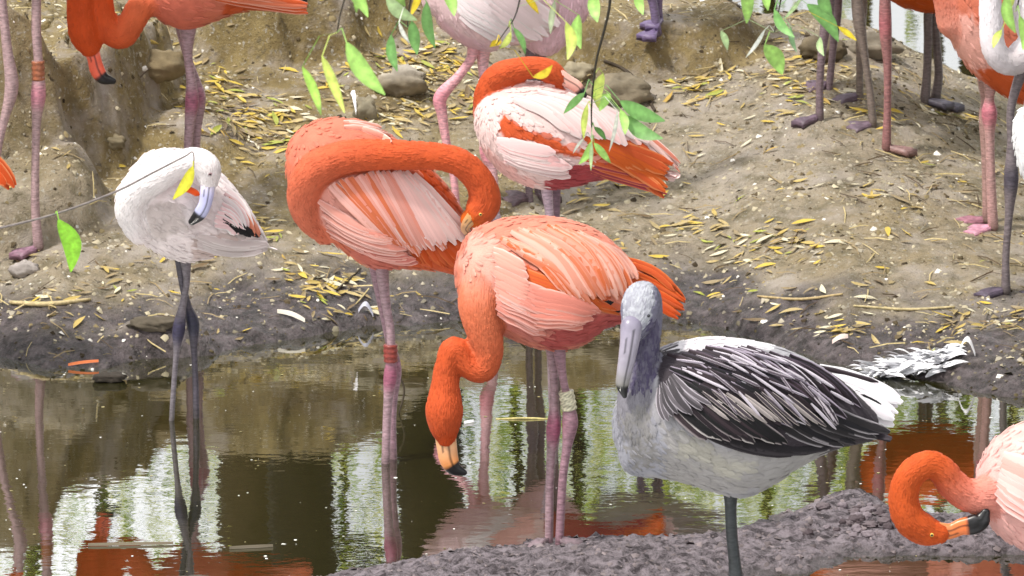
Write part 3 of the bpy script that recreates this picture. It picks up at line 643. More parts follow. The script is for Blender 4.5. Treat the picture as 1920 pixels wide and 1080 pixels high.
b.fan([(370, 440), (370, 462)], [(500, 455), (496, 468)], 8, 20, [(.66, .58, .58)], [(.80, .74, .74)], lift=.010, mid=(0, 8))
b.feather([(340, 352), (358, 357), (374, 366)], 12, (.84, .12, .04), (.82, .2, .1), lift=.05)
b.bill([(390, 345, 14, -.16), (388, 364, 13, -.165), (384, 384, 12, -.165), (374, 402, 12, -.16), (360, 416, 7, -.15)], [(.80, .74, .80), (.52, .52, .80), (.50, .52, .78)], .68)
b.eye(394, 327, 3.5, (.25, .12, .14))
b.leg([(348, 484, 11), (350, 530, 6), (343, 570, 7), (335, 618, 12), (331, 660, 6), (326, 720, 5), (321, 800, 5)], (.16, .14, .16), col_ank=(.03, .025, .06))
b.leg([(338, 484, 11, .03), (342, 530, 7, .03), (352, 575, 8, .03), (362, 608, 12, .03), (364, 660, 6, .03), (367, 730, 6, .03), (368, 810, 6, .03)], (.07, .06, .08), col_ank=(.025, .025, .05))

# ------------------------------------------------------------------ bird 5: grey juvenile in front
Y = 13.15
b = Bird(Y, (.38, .37, .40), pt(1383, 1255, Y), 'young grey flamingo with dark streaked wings standing on one leg in front', voxel=.0055)
b.ribs([(1160, 750, 1158, 838, .05), (1176, 705, 1172, 882, .09), (1215, 668, 1215, 892, .125), (1270, 645, 1268, 898, .145), (1335, 635, 1330, 916, .155), (1400, 640, 1390, 930, .15), (1465, 655, 1450, 905, .13), (1525, 682, 1510, 866, .10), (1585, 722, 1572, 838, .07), (1640, 775, 1630, 826, .03)])
b.neck([(1202, 800, 44, -.06), (1196, 760, 39, -.07), (1196, 712, 34, -.06), (1205, 655, 31, -.04), (1211, 605, 30, -.03), (1211, 568, 30, -.04), (1204, 560, 34, -.06), (1200, 582, 36, -.08), (1194, 606, 30, -.095), (1187, 622, 22, -.11)], (.24, .23, .26), (.22, .21, .28), chead=(.48, .49, .54))
b.region([(1196, 612), (1236, 600), (1230, 700), (1215, 730), (1180, 735), (1185, 690)], (.10, .085, .15), 5, over=True)
b.region([(1165, 770), (1225, 760), (1235, 870), (1180, 880)], (.26, .25, .25), 8, over=True)
b.region([(1166, 560), (1180, 530), (1205, 522), (1226, 535), (1228, 570), (1214, 610), (1200, 622), (1170, 618)], (.52, .53, .58), 3, over=True)
b.flow = [(1170, 800, .1, 1, .02), (1200, 870, 1, .3, .02), (1300, 660, 1, .1, .05), (1420, 660, 1, .35, .06), (1300, 780, .9, .8, .04), (1450, 780, 1, .6, .05), (1560, 740, 1, .7, .07), (1350, 880, 1, .2, .035), (1480, 880, 1, -.3, .04)]
b.region([(1230, 640), (1560, 680), (1680, 800), (1660, 840), (1480, 862), (1300, 800), (1235, 750)], (.04, .032, .04), 4)
b.region([(1240, 790), (1340, 835), (1480, 855), (1540, 850), (1440, 925), (1300, 920), (1240, 900)], (.38, .365, .37), 8)  # grey belly, darkened further to put its shade into the colour
b.region([(1260, 800), (1340, 850), (1420, 880), (1360, 890), (1270, 850)], (.46, .44, .40), 14)
b.region([(1140, 760), (1200, 740), (1240, 800), (1240, 890), (1180, 895), (1140, 850)], (.34, .34, .39), 8)
b.region([(1240, 640), (1330, 628), (1430, 636), (1400, 650), (1250, 660)], (.75, .72, .76), 4)
b.region([(1236, 648), (1320, 630), (1400, 636), (1330, 652), (1250, 664)], (.72, .68, .72), 5)
b.build(2600, edge=((.45, .42, .47), .05), lift=.0025)
b.sat = 1.25; b.val = 1.0
DK = [(.014, .010, .013), (.028, .020, .024), (.008, .007, .009)]; ED = [(.08, .06, .08), (.34, .30, .36), (.03, .025, .035), (.62, .58, .64), (.05, .04, .05)]
b.fan([(1540, 690), (1560, 745)], [(1690, 745), (1672, 800)], 9, 20, [(.80, .76, .80)], [(.86, .84, .87)], lift=-.03, mid=(6, -4), name='tail_feather')
b.fan([(1530, 690), (1600, 740)], [(1645, 722), (1668, 790)], 5, 9, DK, [(.1, .09, .1)], lift=-.02, name='tail_feather')
b.fan([(1440, 780), (1520, 740)], [(1560, 835), (1672, 815)], 13, 17, [(.012, .011, .014), (.02, .018, .02)], [(.06, .055, .06), (.30, .28, .30)], lift=.004, mid=(0, 8))
b.fan([(1300, 800), (1420, 830)], [(1480, 850), (1560, 838)], 8, 20, [(.015, .013, .016)], [(.04, .035, .04)], lift=.004, mid=(0, 10))
b.fan([(1250, 665), (1400, 650)], [(1340, 720), (1500, 720)], 12, 15, DK, ED, lift=.008, mid=(4, -6))
b.fan([(1320, 648), (1480, 668)], [(1430, 700), (1610, 760)], 14, 15, DK, ED, lift=.012, mid=(6, -8))
b.fan([(1260, 690), (1440, 690)], [(1380, 760), (1590, 780)], 15, 16, DK, ED, lift=.015, mid=(4, -6))
b.fan([(1250, 720), (1400, 720)], [(1350, 790), (1520, 800)], 14, 17, DK, ED, lift=.018, mid=(2, -4))
b.fan([(1240, 745), (1380, 755)], [(1330, 820), (1480, 830)], 13, 17, DK, [(.26, .23, .24), (.45, .42, .42)], lift=.021, mid=(0, 4))
b.fan([(1300, 735), (1480, 740)], [(1370, 790), (1550, 800)], 12, 7, [(.30, .27, .27), (.06, .05, .06)], [(.55, .5, .48)], lift=.026)
for A_, B_ in (([(1270, 668), (1420, 660)], [(1330, 690), (1480, 690)]), ([(1340, 668), (1500, 690)], [(1400, 700), (1570, 735)]), ([(1290, 700), (1450, 705)], [(1350, 728), (1520, 745)]), ([(1340, 735), (1520, 745)], [(1380, 770), (1570, 790)]), ([(1420, 690), (1560, 730)], [(1470, 720), (1600, 770)])):
    b.fan(A_, B_, 5, 5, [(.52, .48, .54), (.3, .27, .32), (.12, .10, .12)], [(.62, .58, .63)], lift=.03, jit=12)
b.fan([(1490, 700), (1540, 750)], [(1555, 770), (1570, 800)], 9, 9, [(.50, .46, .5), (.05, .04, .05)], [(.6, .56, .6)], lift=.022)
b.fan([(1236, 730), (1262, 700)], [(1250, 790), (1330, 760)], 10, 11, [(.05, .045, .05), (.10, .09, .10)], [(.42, .39, .43)], lift=.026, mid=(-4, 4))
b.bill([(1184, 612, 21, -.12), (1180, 645, 18, -.135), (1175, 675, 16, -.14), (1170, 700, 14, -.14), (1167, 722, 12, -.135), (1171, 742, 5, -.13)], [(.20, .18, .25), (.34, .31, .39), (.36, .33, .40), (.26, .25, .23)], .74, flat=.9)
b.eye(1216, 592, 3.5, (.05, .05, .07))
b.leg([(1372, 900, 22), (1370, 940, 12), (1372, 1000, 11), (1378, 1060, 12), (1382, 1110, 18), (1382, 1150, 11), (1383, 1262, 10)], (.035, .04, .045), col_ank=(.03, .03, .04), foot=(.3, -1, .09))

# ------------------------------------------------------------------ bird 6: bottom right, bill at the water
Y = 13.75
b = Bird(Y, (.84, .48, .45), pt(2060, 1120, Y), 'pink flamingo at the bottom right corner curling its orange neck down to the water')
b.ribs([(1838, 872, 1838, 945, .05), (1858, 832, 1862, 990, .09), (1905, 800, 1905, 1022, .13), (1975, 785, 1975, 1042, .145), (2050, 788, 2045, 1040, .14), (2120, 815, 2110, 1010, .11), (2190, 860, 2180, 970, .07), (2260, 910, 2255, 950, .03)])
b.neck([(1885, 930, 38, -.04), (1850, 930, 35, -.06), (1815, 928, 31, -.07), (1786, 908, 29, -.08), (1768, 884, 27, -.09), (1740, 870, 26, -.10), (1708, 890, 27, -.11), (1694, 930, 28, -.11), (1704, 972, 30, -.11), (1735, 994, 29, -.10), (1762, 1000, 20, -.10)], (.84, .34, .28), (.81, .16, .06), chead=(.80, .15, .055))
b.flow = [(1850, 860, 1, -.3, .025), (1900, 900, 1, .3, .035), (1900, 1000, 1, .5, .03), (2050, 900, 1, .4, .05)]
b.region([(1830, 860), (1920, 790), (1960, 850), (1900, 880), (1860, 900)], (.85, .52, .49), 6)
b.build(1500)
b.fan([(1880, 850), (1870, 930)], [(1990, 900), (1960, 990)], 8, 34, [(.85, .52, .49), (.84, .42, .38)], [(.87, .62, .6)], lift=.012)
b.fan([(1930, 830), (1930, 950)], [(2120, 880), (2090, 980)], 10, 34, [(.85, .45, .40), ORANGE], [(.87, .6, .56)], lift=.016)
b.neck  # body and neck done
b.bill([(1758, 996, 18, -.10), (1782, 996, 15, -.10), (1802, 988, 16, -.10), (1824, 984, 19, -.10), (1840, 976, 17, -.10), (1848, 962, 9, -.10)], [(.50, .28, .12), (.72, .20, .06), (.80, .19, .05)], .50)
b.eye(1747, 1003, 4)
b.leg([(2050, 1025, 14), (2052, 1080, 9), (2056, 1120, 14), (2058, 1250, 8)], LEGP)
b.leg([(2068, 1022, 14, .06), (2072, 1080, 9, .06), (2078, 1115, 14, .06), (2082, 1240, 8, .06)], LEGP)

# ------------------------------------------------------------------ bird 7: top left, neck in a loop
Y = row_Y(545)
b = Bird(Y, (.82, .26, .18), pt(362, 400, Y), 'scarlet flamingo at the top left, neck hanging in a loop above the clay mound', voxel=.008)
b.ribs([(255, -70, 262, 0, .06), (300, -115, 298, 36, .11), (350, -130, 348, 56, .13), (405, -115, 398, 40, .12), (460, -75, 460, 20, .09), (520, -30, 520, 20, .05), (572, -2, 568, 22, .02)])
b.neck([(296, 5, 26, -.03), (268, 8, 26, -.06), (248, 40, 25, -.08), (228, 66, 26, -.08), (203, 52, 24, -.08), (192, 10, 21, -.08), (188, -50, 20, -.08), (172, -85, 20, -.09), (154, -50, 22, -.10), (150, 10, 25, -.10), (157, 62, 28, -.10), (168, 86, 22, -.10)], (.82, .2, .1), SCAR, chead=SCAR)
b.flow = [(300, 0, 1, .2, .03), (450, -20, 1, .3, .05)]
b.region([(262, -30), (380, -60), (380, 60), (300, 60)], (.82, .24, .17), 6)
b.region([(420, -40), (600, -20), (600, 40), (420, 40)], ORANGE, 5)
b.build(900)
b.fan([(400, -70), (400, 0)], [(560, -15), (575, 22)], 9, 16, [(.83, .25, .15), ORANGE], [(.85, .4, .3)], lift=.01, tipw=.3)
b.feather([(520, -25), (550, -10), (576, 3)], 12, BLACK, BLACK, lift=.02)
b.bill([(168, 84, 17, -.10), (176, 108, 13, -.10), (182, 130, 14, -.10), (193, 146, 12, -.10), (212, 152, 6, -.10)], [(.84, .4, .35), (.84, .13, .07), (.84, .13, .07)], .62)
b.leg([(352, 48, 17), (352, 100, 9), (358, 150, 9), (360, 190, 13), (355, 240, 9), (352, 300, 8), (352, 395, 7)], LEGP, col_ank=ANK, foot=(-.7, -.6, .09))
b.leg([(342, 45, 15, .05), (350, 100, 8, .05), (366, 150, 9, .05), (372, 185, 14, .05), (370, 240, 8, .05), (368, 300, 7, .05), (372, 385, 7, .05)], LEGP, col_ank=ANK, foot=(-.3, -.8, .09))

# ------------------------------------------------------------------ birds 8, 9: pale pair at the top
e = hit(930, 410); Y = e.y
b = Bird(Y, (.86, .64, .67), e, 'very pale pink flamingo at the top centre lifting one bent leg behind the tucked bird', voxel=.008)
b.ribs([(806, -40, 806, 8, .05), (822, -90, 826, 50, .09), (860, -130, 862, 78, .12), (910, -140, 908, 96, .13), (960, -120, 955, 86, .11), (1000, -80, 992, 80, .08), (1045, -30, 1035, 60, .04)])
b.neck([(820, 0, 30, -.03), (800, -60, 26, -.05), (805, -130, 22, -.05), (840, -190, 20, -.05), (880, -230, 22, -.05), (905, -215, 24, -.05)], (.87, .66, .67), (.85, .45, .42))
b.flow = [(830, 20, .3, 1, .02), (900, 60, .8, .6, .03), (980, 20, .9, .6, .05)]
b.region([(810, 20), (860, 60), (915, 85), (915, 110), (850, 90)], (.80, .55, .62), 6)
b.build(900)
b.fan([(850, -60), (860, 30)], [(960, 20), (960, 84)], 8, 24, [(.88, .76, .78)], [(.89, .84, .85)], lift=.012)
b.fan([(920, -60), (920, 20)], [(1050, 40), (1010, 80)], 8, 22, [(.87, .72, .74)], [(.89, .82, .83)], lift=.016)
b.bill([(915, -205, 16, -.05), (930, -180, 14, -.05), (925, -155, 10, -.05)], [(.84, .5, .45), (.84, .4, .35)], .6)
b.leg([(890, 84, 14), (882, 112, 9), (858, 145, 9), (826, 182, 13), (829, 215, 10), (836, 262, 8), (850, 330, 7), (857, 398, 7)], (.68, .34, .38), col_ank=(.66, .26, .32), foot=(-.5, -.7, .09), footcol=LEGD)
b.leg([(905, 80, 18, .03), (906, 125, 10, .03), (910, 220, 9, .03), (913, 285, 14, .03), (924, 325, 9, .03), (930, 406, 8, .03)], (.72, .42, .46), col_ank=(.66, .26, .32), foot=(-.2, -.8, .09), footcol=LEGD)
e = hit(995, 405); Y = e.y+.05
b = Bird(Y, (.84, .58, .66), e, 'rosy pink flamingo partly hidden at the top centre with one dark foot showing', voxel=.009)
b.ribs([(950, -100, 950, 40, .08), (985, -120, 985, 85, .11), (1020, -120, 1018, 104, .12), (1055, -90, 1052, 92, .10), (1085, -50, 1082, 55, .06), (1110, -10, 1108, 20, .02)])
b.neck([(1070, -30, 24, -.03), (1090, -90, 22, -.05), (1080, -160, 20, -.05), (1110, -220, 20, -.05), (1130, -200, 22, -.05)], (.85, .55, .6), (.85, .35, .3))
b.flow = [(1000, 50, .2, 1, .03), (1060, 40, -.3, 1, .03)]
b.build(800)
b.leg([(996, 90, 14, .04), (998, 150, 8, .04), (998, 205, 12, .04), (995, 270, 7, .04), (992, 350, 7, .04), (995, 403, 8, .04)], LEGD, foot=(-.9, -.3, .10), footcol=(.10, .06, .07))
b.leg([(1012, 92, 14, .1), (1014, 150, 8, .1), (1012, 200, 12, .1), (1010, 270, 7, .1), (1008, 395, 7, .1)], LEGD, foot=(.5, -.6, .10), footcol=(.10, .06, .07))

# ------------------------------------------------------------------ birds at the right edge
e = hit(1862, 432); Y = e.y
b = Bird(Y, (.83, .27, .18), e, 'orange pink flamingo at the top right corner with pink webbed foot on the bank', voxel=.008)
b.ribs([(1745, -90, 1752, -40, .03), (1768, -130, 1776, 60, .08), (1810, -150, 1815, 128, .12), (1870, -150, 1868, 170, .135), (1930, -130, 1922, 196, .13), (1985, -90, 1975, 180, .10), (2040, -20, 2030, 130, .06), (2100, 60, 2095, 90, .02)])
b.neck([(1790, 40, 34, -.03), (1776, -40, 28, -.05), (1790, -110, 24, -.05), (1830, -160, 22, -.05)], (.84, .36, .28), ORANGE)
b.flow = [(1790, 60, .4, 1, .022), (1860, 150, 1, .6, .03), (1950, 100, 1, .5, .05)]
b.region([(1770, 40), (1820, 20), (1850, 100), (1880, 150), (1830, 140), (1790, 100)], (.85, .46, .40), 8)
b.region([(1830, 130), (1930, 130), (1990, 160), (1960, 200), (1880, 190)], (.80, .17, .07), 6)
b.build(1100)
b.leg([(1858, 150, 15), (1855, 185, 9), (1855, 212, 15), (1856, 260, 9), (1858, 340, 9), (1862, 425, 10)], (.46, .27, .26), col_ank=(.50, .15, .20), foot=(-.9, -.25, .10), footcol=(.50, .24, .32))
b.leg([(1846, 150, 14, .08), (1847, 190, 8, .08), (1847, 220, 12, .08), (1848, 300, 8, .08), (1850, 412, 8, .08)], (.36, .22, .20), foot=(-.9, .1, .10), footcol=(.30, .13, .17))
e = hit(1884, 552); Y = e.y
b = Bird(Y, (.84, .80, .82), e, 'white necked flamingo on dark slim legs overlapping the orange bird at the right edge', voxel=.008)
b.ribs([(1905, -80, 1905, 60, .07), (1935, -110, 1935, 120, .11), (1985, -110, 1985, 150, .13), (2050, -80, 2050, 140, .12), (2110, -20, 2110, 110, .08), (2170, 50, 2168, 80, .02)])
b.neck([(1925, 100, 32, -.05), (1890, 118, 24, -.08), (1864, 92, 23, -.10), (1858, 30, 22, -.10), (1858, -60, 20, -.10), (1880, -120, 20, -.10), (1900, -130, 22, -.10)], (.62, .56, .58), (.88, .82, .86))  # grey shadow near the neck base is painted into its colour
b.flow = [(1930, 60, .8, .8, .03), (2050, 50, 1, .4, .05)]
b.build(700)
b.leg([(1920, 120, 12), (1896, 200, 8), (1896, 270, 8), (1896, 335, 14), (1892, 400, 8), (1886, 480, 7), (1886, 546, 9)], (.16, .13, .14), col_ank=(.06, .05, .07), foot=(-.95, -.12, .10), footcol=(.08, .06, .09))
b.leg([(1960, 140, 12, .05), (1964, 200, 8, .05), (1966, 330, 13, .05), (1968, 480, 8, .05), (1970, 540, 8, .05)], (.16, .13, .14), foot=(-.95, -.2, .10), footcol=(.08, .06, .09))
Y = 15.3
b = Bird(Y, (.86, .86, .88), pt(2040, 760, Y), 'white feathered flamingo breast just entering the right edge below the orange bird', voxel=.008)
b.ribs([(1902, 225, 1903, 280, .03), (1912, 205, 1914, 325, .06), (1945, 190, 1948, 370, .10), (2000, 185, 2000, 400, .12), (2070, 200, 2070, 400, .12), (2140, 250, 2135, 380, .08), (2200, 310, 2200, 340, .02)])
b.neck([(1950, 250, 30, -.04), (1945, 190, 24, -.06), (1960, 120, 22, -.06), (1990, 90, 20, -.06), (2010, 130, 22, -.06)], (.85, .82, .84), (.85, .75, .76))
b.flow = [(1910, 250, .1, 1, .02), (2000, 350, 1, .3, .04)]
b.build(700)
b.leg([(2030, 390, 12), (2032, 520, 8), (2034, 580, 13), (2040, 790, 8)], LEGD); b.leg([(2050, 390, 12, .05), (2052, 520, 8, .05), (2056, 580, 13, .05), (2062, 780, 8, .05)], LEGD)

# ------------------------------------------------------------------ birds seen by their legs, bodies above the frame
def standing(label, legs, cx, cy, f, col, ncol, size=1.0, dY=0, legcol=LEGD, ankcol=None, footcol=None, footdir=(-.9, -.3), foothit=None, band=None, n=500, group=None):
    fx, fy = foothit; e = hit(fx, fy); Y = e.y+dY; k = scale(Y)/600*size
    b = Bird(Y, col, e, label, voxel=.010, group=group)
    L = [(-150, -25, -150, 10, .04), (-128, -55, -125, 45, .09), (-80, -78, -75, 72, .12), (-20, -80, -15, 80, .13), (40, -62, 42, 68, .11), (95, -30, 95, 45, .07), (150, 8, 148, 30, .02)]
    b.ribs([(cx+f*a*k, cy+c*k, cx+f*d*k, cy+g*k, w_*size) for a, c, d, g, w_ in L], ns=24)
    b.neck([(cx+f*x*k, cy+y*k, r*k, -.02) for x, y, r in ((-110, 0, 32), (-150, -50, 26), (-160, -120, 22), (-120, -190, 20), (-110, -250, 19), (-140, -300, 20), (-172, -305, 24), (-190, -290, 18))], col, ncol)
    b.flow = [(cx, cy, f, .4, .045)]
    b.build(n)
    b.bill([(cx-f*186*k, cy-295*k, 16*k, -.02), (cx-f*206*k, cy-276*k, 14*k, -.02), (cx-f*210*k, cy-250*k, 12*k, -.02), (cx-f*198*k, cy-235*k, 6*k, -.02)], [(.84, .55, .45), (.84, .35, .25)], .6)
    for i, lg in enumerate(legs):
        top = (cx+(i*14-7), cy+60*k, 13, lg[0][3] if len(lg[0]) > 3 else 0)
        b.leg([top]+lg, legcol, col_ank=ankcol, foot=(footdir[0], footdir[1]+.1*i, .10), footcol=footcol or legcol, band=band if i == 0 else None)
    return b
standing('flamingo behind the upper right willow spray, dark legs and foot pointing left', [[(1555, -60, 8), (1552, 20, 12), (1542, 90, 8), (1537, 160, 7), (1537, 222, 8)], [(1568, -60, 8, .3), (1568, 18, 11, .3), (1562, 90, 7, .3), (1556, 150, 7, .3), (1552, 185, 7, .3)]], 1520, -160, 1, (.80, .2, .08), ORANGE, footcol=(.12, .08, .11), foothit=(1537, 225))
standing('flamingo on slim grey brown legs, middle one of the upper right group', [[(1606, -60, 8), (1610, 30, 12), (1622, 110, 7), (1632, 180, 7), (1637, 234, 8)], [(1620, -60, 8, .25), (1615, 20, 11, .25), (1612, 110, 7, .25), (1612, 195, 7, .25)]], 1640, -150, -1, (.42, .22, .16), (.5, .2, .12), legcol=(.20, .16, .14), footcol=(.13, .09, .12), foothit=(1638, 238))  # body colour dulled to hold the shaded side its reflection shows
standing('flamingo with a reddish leg and pink brown foot, nearest of the upper right group', [[(1662, -60, 8), (1660, 45, 12), (1664, 120, 8), (1664, 200, 7), (1662, 278, 9)]], 1690, -135, -1, (.50, .27, .23), (.6, .25, .15), legcol=(.30, .14, .14), ankcol=(.4, .13, .15), footcol=(.26, .15, .14), footdir=(.95, -.1), foothit=(1662, 282))  # body dulled likewise, shade put into the colour
standing('orange flamingo at the upper right with two dark legs close together by the crest', [[(1742, 10, 9), (1740, 80, 8), (1738, 140, 8), (1734, 192, 10)], [(1752, 10, 9, .04), (1756, 80, 8, .04), (1760, 140, 8, .04), (1754, 184, 10, .04)]], 1770, -52, 1, (.80, .16, .05), ORANGE, legcol=(.14, .11, .11), footcol=(.10, .09, .12), footdir=(.6, -.1), foothit=(1738, 195), size=1.0)
standing('greyish flamingo far back at the top, its purple grey foot on the crest', [[(1205, -120, 8), (1212, -40, 11), (1225, 10, 8), (1232, 62, 9)], [(1240, -120, 8, .05), (1238, -45, 11, .05), (1236, 10, 6, .05), (1240, 60, 7, .05)]], 1230, -230, 1, (.46, .45, .46), (.5, .49, .5), legcol=(.16, .12, .22), footcol=(.14, .10, .20), footdir=(-.5, -.8), foothit=(1234, 66))
standing('flamingo at the left edge with copper band on pink leg and purple webbed foot', [[(64, -60, 9), (68, 60, 9), (72, 120, 9), (72, 178, 14), (68, 240, 8), (66, 380, 8), (72, 462, 10)], [(2, -60, 9, -.05), (12, 80, 9, -.05), (22, 160, 13, -.05), (8, 225, 8, -.05), (-6, 290, 8, -.05), (-22, 430, 9, -.05)]], 30, -160, -1, CORAL, ORANGE, legcol=(.40, .27, .28), ankcol=(.50, .20, .26), footcol=(.24, .13, .18), footdir=(-.9, -.5), foothit=(74, 470), band=(71, 114, 72, 150, 12, (.35, .12, .06)))
# bird beyond the left edge: only its orange tail tips enter
Y = 16.0
b = Bird(Y, CORAL, pt(-160, 690, Y), 'flamingo mostly beyond the left edge, only its orange tail showing', voxel=.009)
b.ribs([(-300, 200, -300, 250, .05), (-270, 160, -262, 320, .10), (-200, 160, -190, 370, .13), (-120, 190, -115, 370, .12), (-60, 240, -60, 350, .08), (-20, 290, -22, 330, .03)])
b.neck([(-280, 240, 30, -.02), (-310, 160, 24, -.02), (-300, 60, 22, -.02), (-270, 20, 22, -.02), (-250, 50, 22, -.02)], CORAL, ORANGE)
b.flow = [(-100, 300, 1, .3, .05)]; b.build(400)
b.fan([(-70, 270), (-60, 320)], [(30, 345), (10, 352)], 5, 24, [SCAR], [(.84, .3, .15)], lift=.01, mid=(10, -14))
b.leg([(-170, 360, 12), (-168, 480, 8), (-166, 520, 13), (-160, 700, 8)], LEGP); b.leg([(-150, 360, 12, .05), (-148, 480, 8, .05), (-146, 520, 13, .05), (-142, 690, 8, .05)], LEGP)
# ------------------------------------------------------------------ leaves: one shape library
def leaf_template(seed, rows=5):
    r = random.Random(seed); V = []; bend = r.uniform(-.25, .25); curl = r.uniform(-.35, .45); tw = r.uniform(-.8, .8)
    for i in range(rows):
        t = i/(rows-1); wd = (.02, .10, .13, .095, .008)[i] if rows == 5 else .13*math.sin(math.pi*(.06+.92*t))
        cx = t-.5; cy = bend*(t-.5)**2; cz = curl*(t-.5)**2*.6; a = tw*(t-.5)
        for k in (-1, 0, 1):
            V.append((cx, cy+k*wd*math.cos(a), cz+abs(k)*wd*.35+k*wd*math.sin(a)))
    return np.array(V)
LF = []
for i in range(4):
    for k in range(2): a = i*3+k; LF.append([a, a+3, a+4, a+1])
LT = [leaf_template(s) for s in range(8)]
LCOL = [lin((206, 178, 70)), lin((188, 164, 92)), lin((176, 156, 106)), lin((150, 132, 98)), lin((214, 206, 178)), lin((160, 166, 66)), lin((182, 150, 70)), lin((112, 92, 62))]
LNAME = ['yellow', 'ochre', 'tan', 'brown grey', 'pale straw', 'yellow green', 'golden', 'dark brown']
def frames(x, y, yaw, pitch, roll):
    e = .02; hz = height(x, y); nx_ = -(height(x+e, y)-hz)/e; ny_ = -(height(x, y+e)-hz)/e
    nn = np.stack([np.clip(nx_, -1.2, 1.2)+roll, np.clip(ny_, -1.5, 1.5)+pitch, np.ones_like(hz)], 1); nn /= np.linalg.norm(nn, axis=1)[:, None]
    d = np.stack([np.cos(yaw), np.sin(yaw), 0*yaw], 1); d -= nn*(d*nn).sum(1)[:, None]; d /= np.linalg.norm(d, axis=1)[:, None]
    s = np.cross(nn, d); return hz, np.stack([d, s, nn], 2)
def instance_mesh(name, T, faces, pos, M, sc, col, mat, kindless=False):
    """many small shapes in one mesh: T list of templates, M (n,3,3)"""
    VV = []; FF = []; CC = []; o = 0; fa = np.array(faces)
    tid = np.arange(len(pos)) % len(T)
    for t in range(len(T)):
        k = np.nonzero(tid == t)[0]
        if not len(k): continue
        v = np.einsum('nij,mj->nmi', M[k], T[t])*sc[k][:, None, None]+pos[k][:, None]
        m = len(T[t]); VV.append(v.reshape(-1, 3)); CC.append(np.repeat(np.hstack([col[k], np.ones((len(k), 1))]), m, 0))
        FF.append((fa[None]+(np.arange(len(k))*m)[:, None, None]+o).reshape(-1, fa.shape[1])); o += m*len(k)
    return mesh(name, np.vstack(VV), np.vstack(FF), mat, attrs={'Col': ('FLOAT_COLOR', np.vstack(CC))}, origin=(0, 0, 0))
rg = np.random.RandomState(5)
def scatter(n, x0, x1, y0, y1):
    return rg.uniform(x0, x1, n), rg.uniform(y0, y1, n)
CL = [(470, 235, 110, 45, 1.4), (830, 130, 110, 40, 1.6), (760, 215, 120, 22, 1.5), (410, 130, 90, 60, 1.0), (1480, 150, 110, 45, 1.3), (1290, 150, 70, 70, 1.0), (1420, 450, 110, 35, .9), (80, 560, 110, 20, 1.3), (200, 500, 130, 26, .8), (610, 535, 60, 35, .9), (480, 410, 90, 40, .9), (1150, 395, 160, 50, .7), (1700, 220, 130, 30, .6), (1600, 540, 200, 25, .7), (1800, 600, 200, 25, .8), (1500, 620, 200, 20, .8), (350, 480, 120, 30, .5), (180, 310, 80, 40, .3), (1750, 370, 120, 30, .4), (1060, 340, 200, 30, .5), (560, 600, 120, 20, .6)]
x, y = scatter(60000, -1.85, 1.9, 15.8, 19.4)
z = height(x, y); qx, qy = proj(np.stack([x, y, z], 1)); dens = np.full(len(x), .016)
for cx, cy, sx_, sy_, a in CL: dens += a*.24*np.exp(-((qx-cx)/sx_)**2-((qy-cy)/sy_)**2)
dens *= (.1+2.2*np.clip(fbm(x*5, y*5, 3, 44)*1.6+.25, 0, 1))
e = .02; steep = np.hypot((height(x+e, y)-z)/e, (height(x, y+e)-z)/e); dens *= np.clip(1.5-steep, .08, 1)
keep = (rg.rand(len(x)) < dens) & (z > .012) & (qy > -20) & (qx > -40) & (qx < 1960)
x, y, z = x[keep], y[keep], z[keep]; n = len(x); print('leaves', n)
yaw = rg.uniform(0, 2*math.pi, n); L = rg.gamma(6, .0068, n).clip(.018, .075)
# bits that drifted together lie rather across the slope
yaw = np.where(rg.rand(n) < .6, rg.normal(0, .45, n), yaw)
hz, M = frames(x, y, yaw, rg.normal(0, .16, n), rg.normal(0, .14, n)); ci = rg.choice(8, n, p=[.15, .17, .21, .17, .13, .06, .03, .08])
lz = .003+rg.rand(n)*.005; P = np.stack([x, y, hz+lz], 1)
bpy.context.view_layer.update(); dg = bpy.context.evaluated_depsgraph_get()
order = np.argsort(-L*np.where(np.isin(ci, (0, 1, 4, 5, 6)), 1.4, 1)); solo = []
for i in order:
    if len(solo) >= 270: break
    d = Vector(P[i])-CAM; ok, loc, *_ = S.ray_cast(dg, CAM, d.normalized(), distance=d.length-.05)
    px_, py_ = proj(P[i:i+1])
    if not ok and 5 < px_[0] < 1915 and 5 < py_[0] < 1075: solo.append(i)
ss = set(solo); rest = np.array([i for i in range(n) if i not in ss])
ZONES = [(90, 480, 'near the purple webbed foot at the left edge'), (150, 200, 'on the clay mound at the left'), (300, 540, 'around the shore behind the white flamingo'), (430, 230, 'between clay mound and preening flamingo'), (480, 420, 'beside the tail of the white flamingo'), (500, 80, 'on cracked clay below the top left flamingo'), (620, 560, 'by the shore left of the banded leg'), (760, 150, 'around the pale rocks at the top centre'), (1000, 380, 'behind the two centre flamingos'), (1290, 140, 'on the slope right of the hanging willow twig'), (1480, 160, 'by the dark pointing foot, upper right'), (1680, 300, 'by the pink brown foot, upper right'), (1400, 440, 'on the bare ground right of the centre birds'), (1640, 440, 'left of the pink webbed foot'), (1450, 600, 'on the dark shore behind the grey juvenile'), (1700, 600, 'before the dark foot at the right edge'), (1850, 300, 'beside the legs at the right edge'), (80, 590, 'on the muddy shore at the far left'), (1180, 330, 'under the tail of the pale bird')]
LM = {}
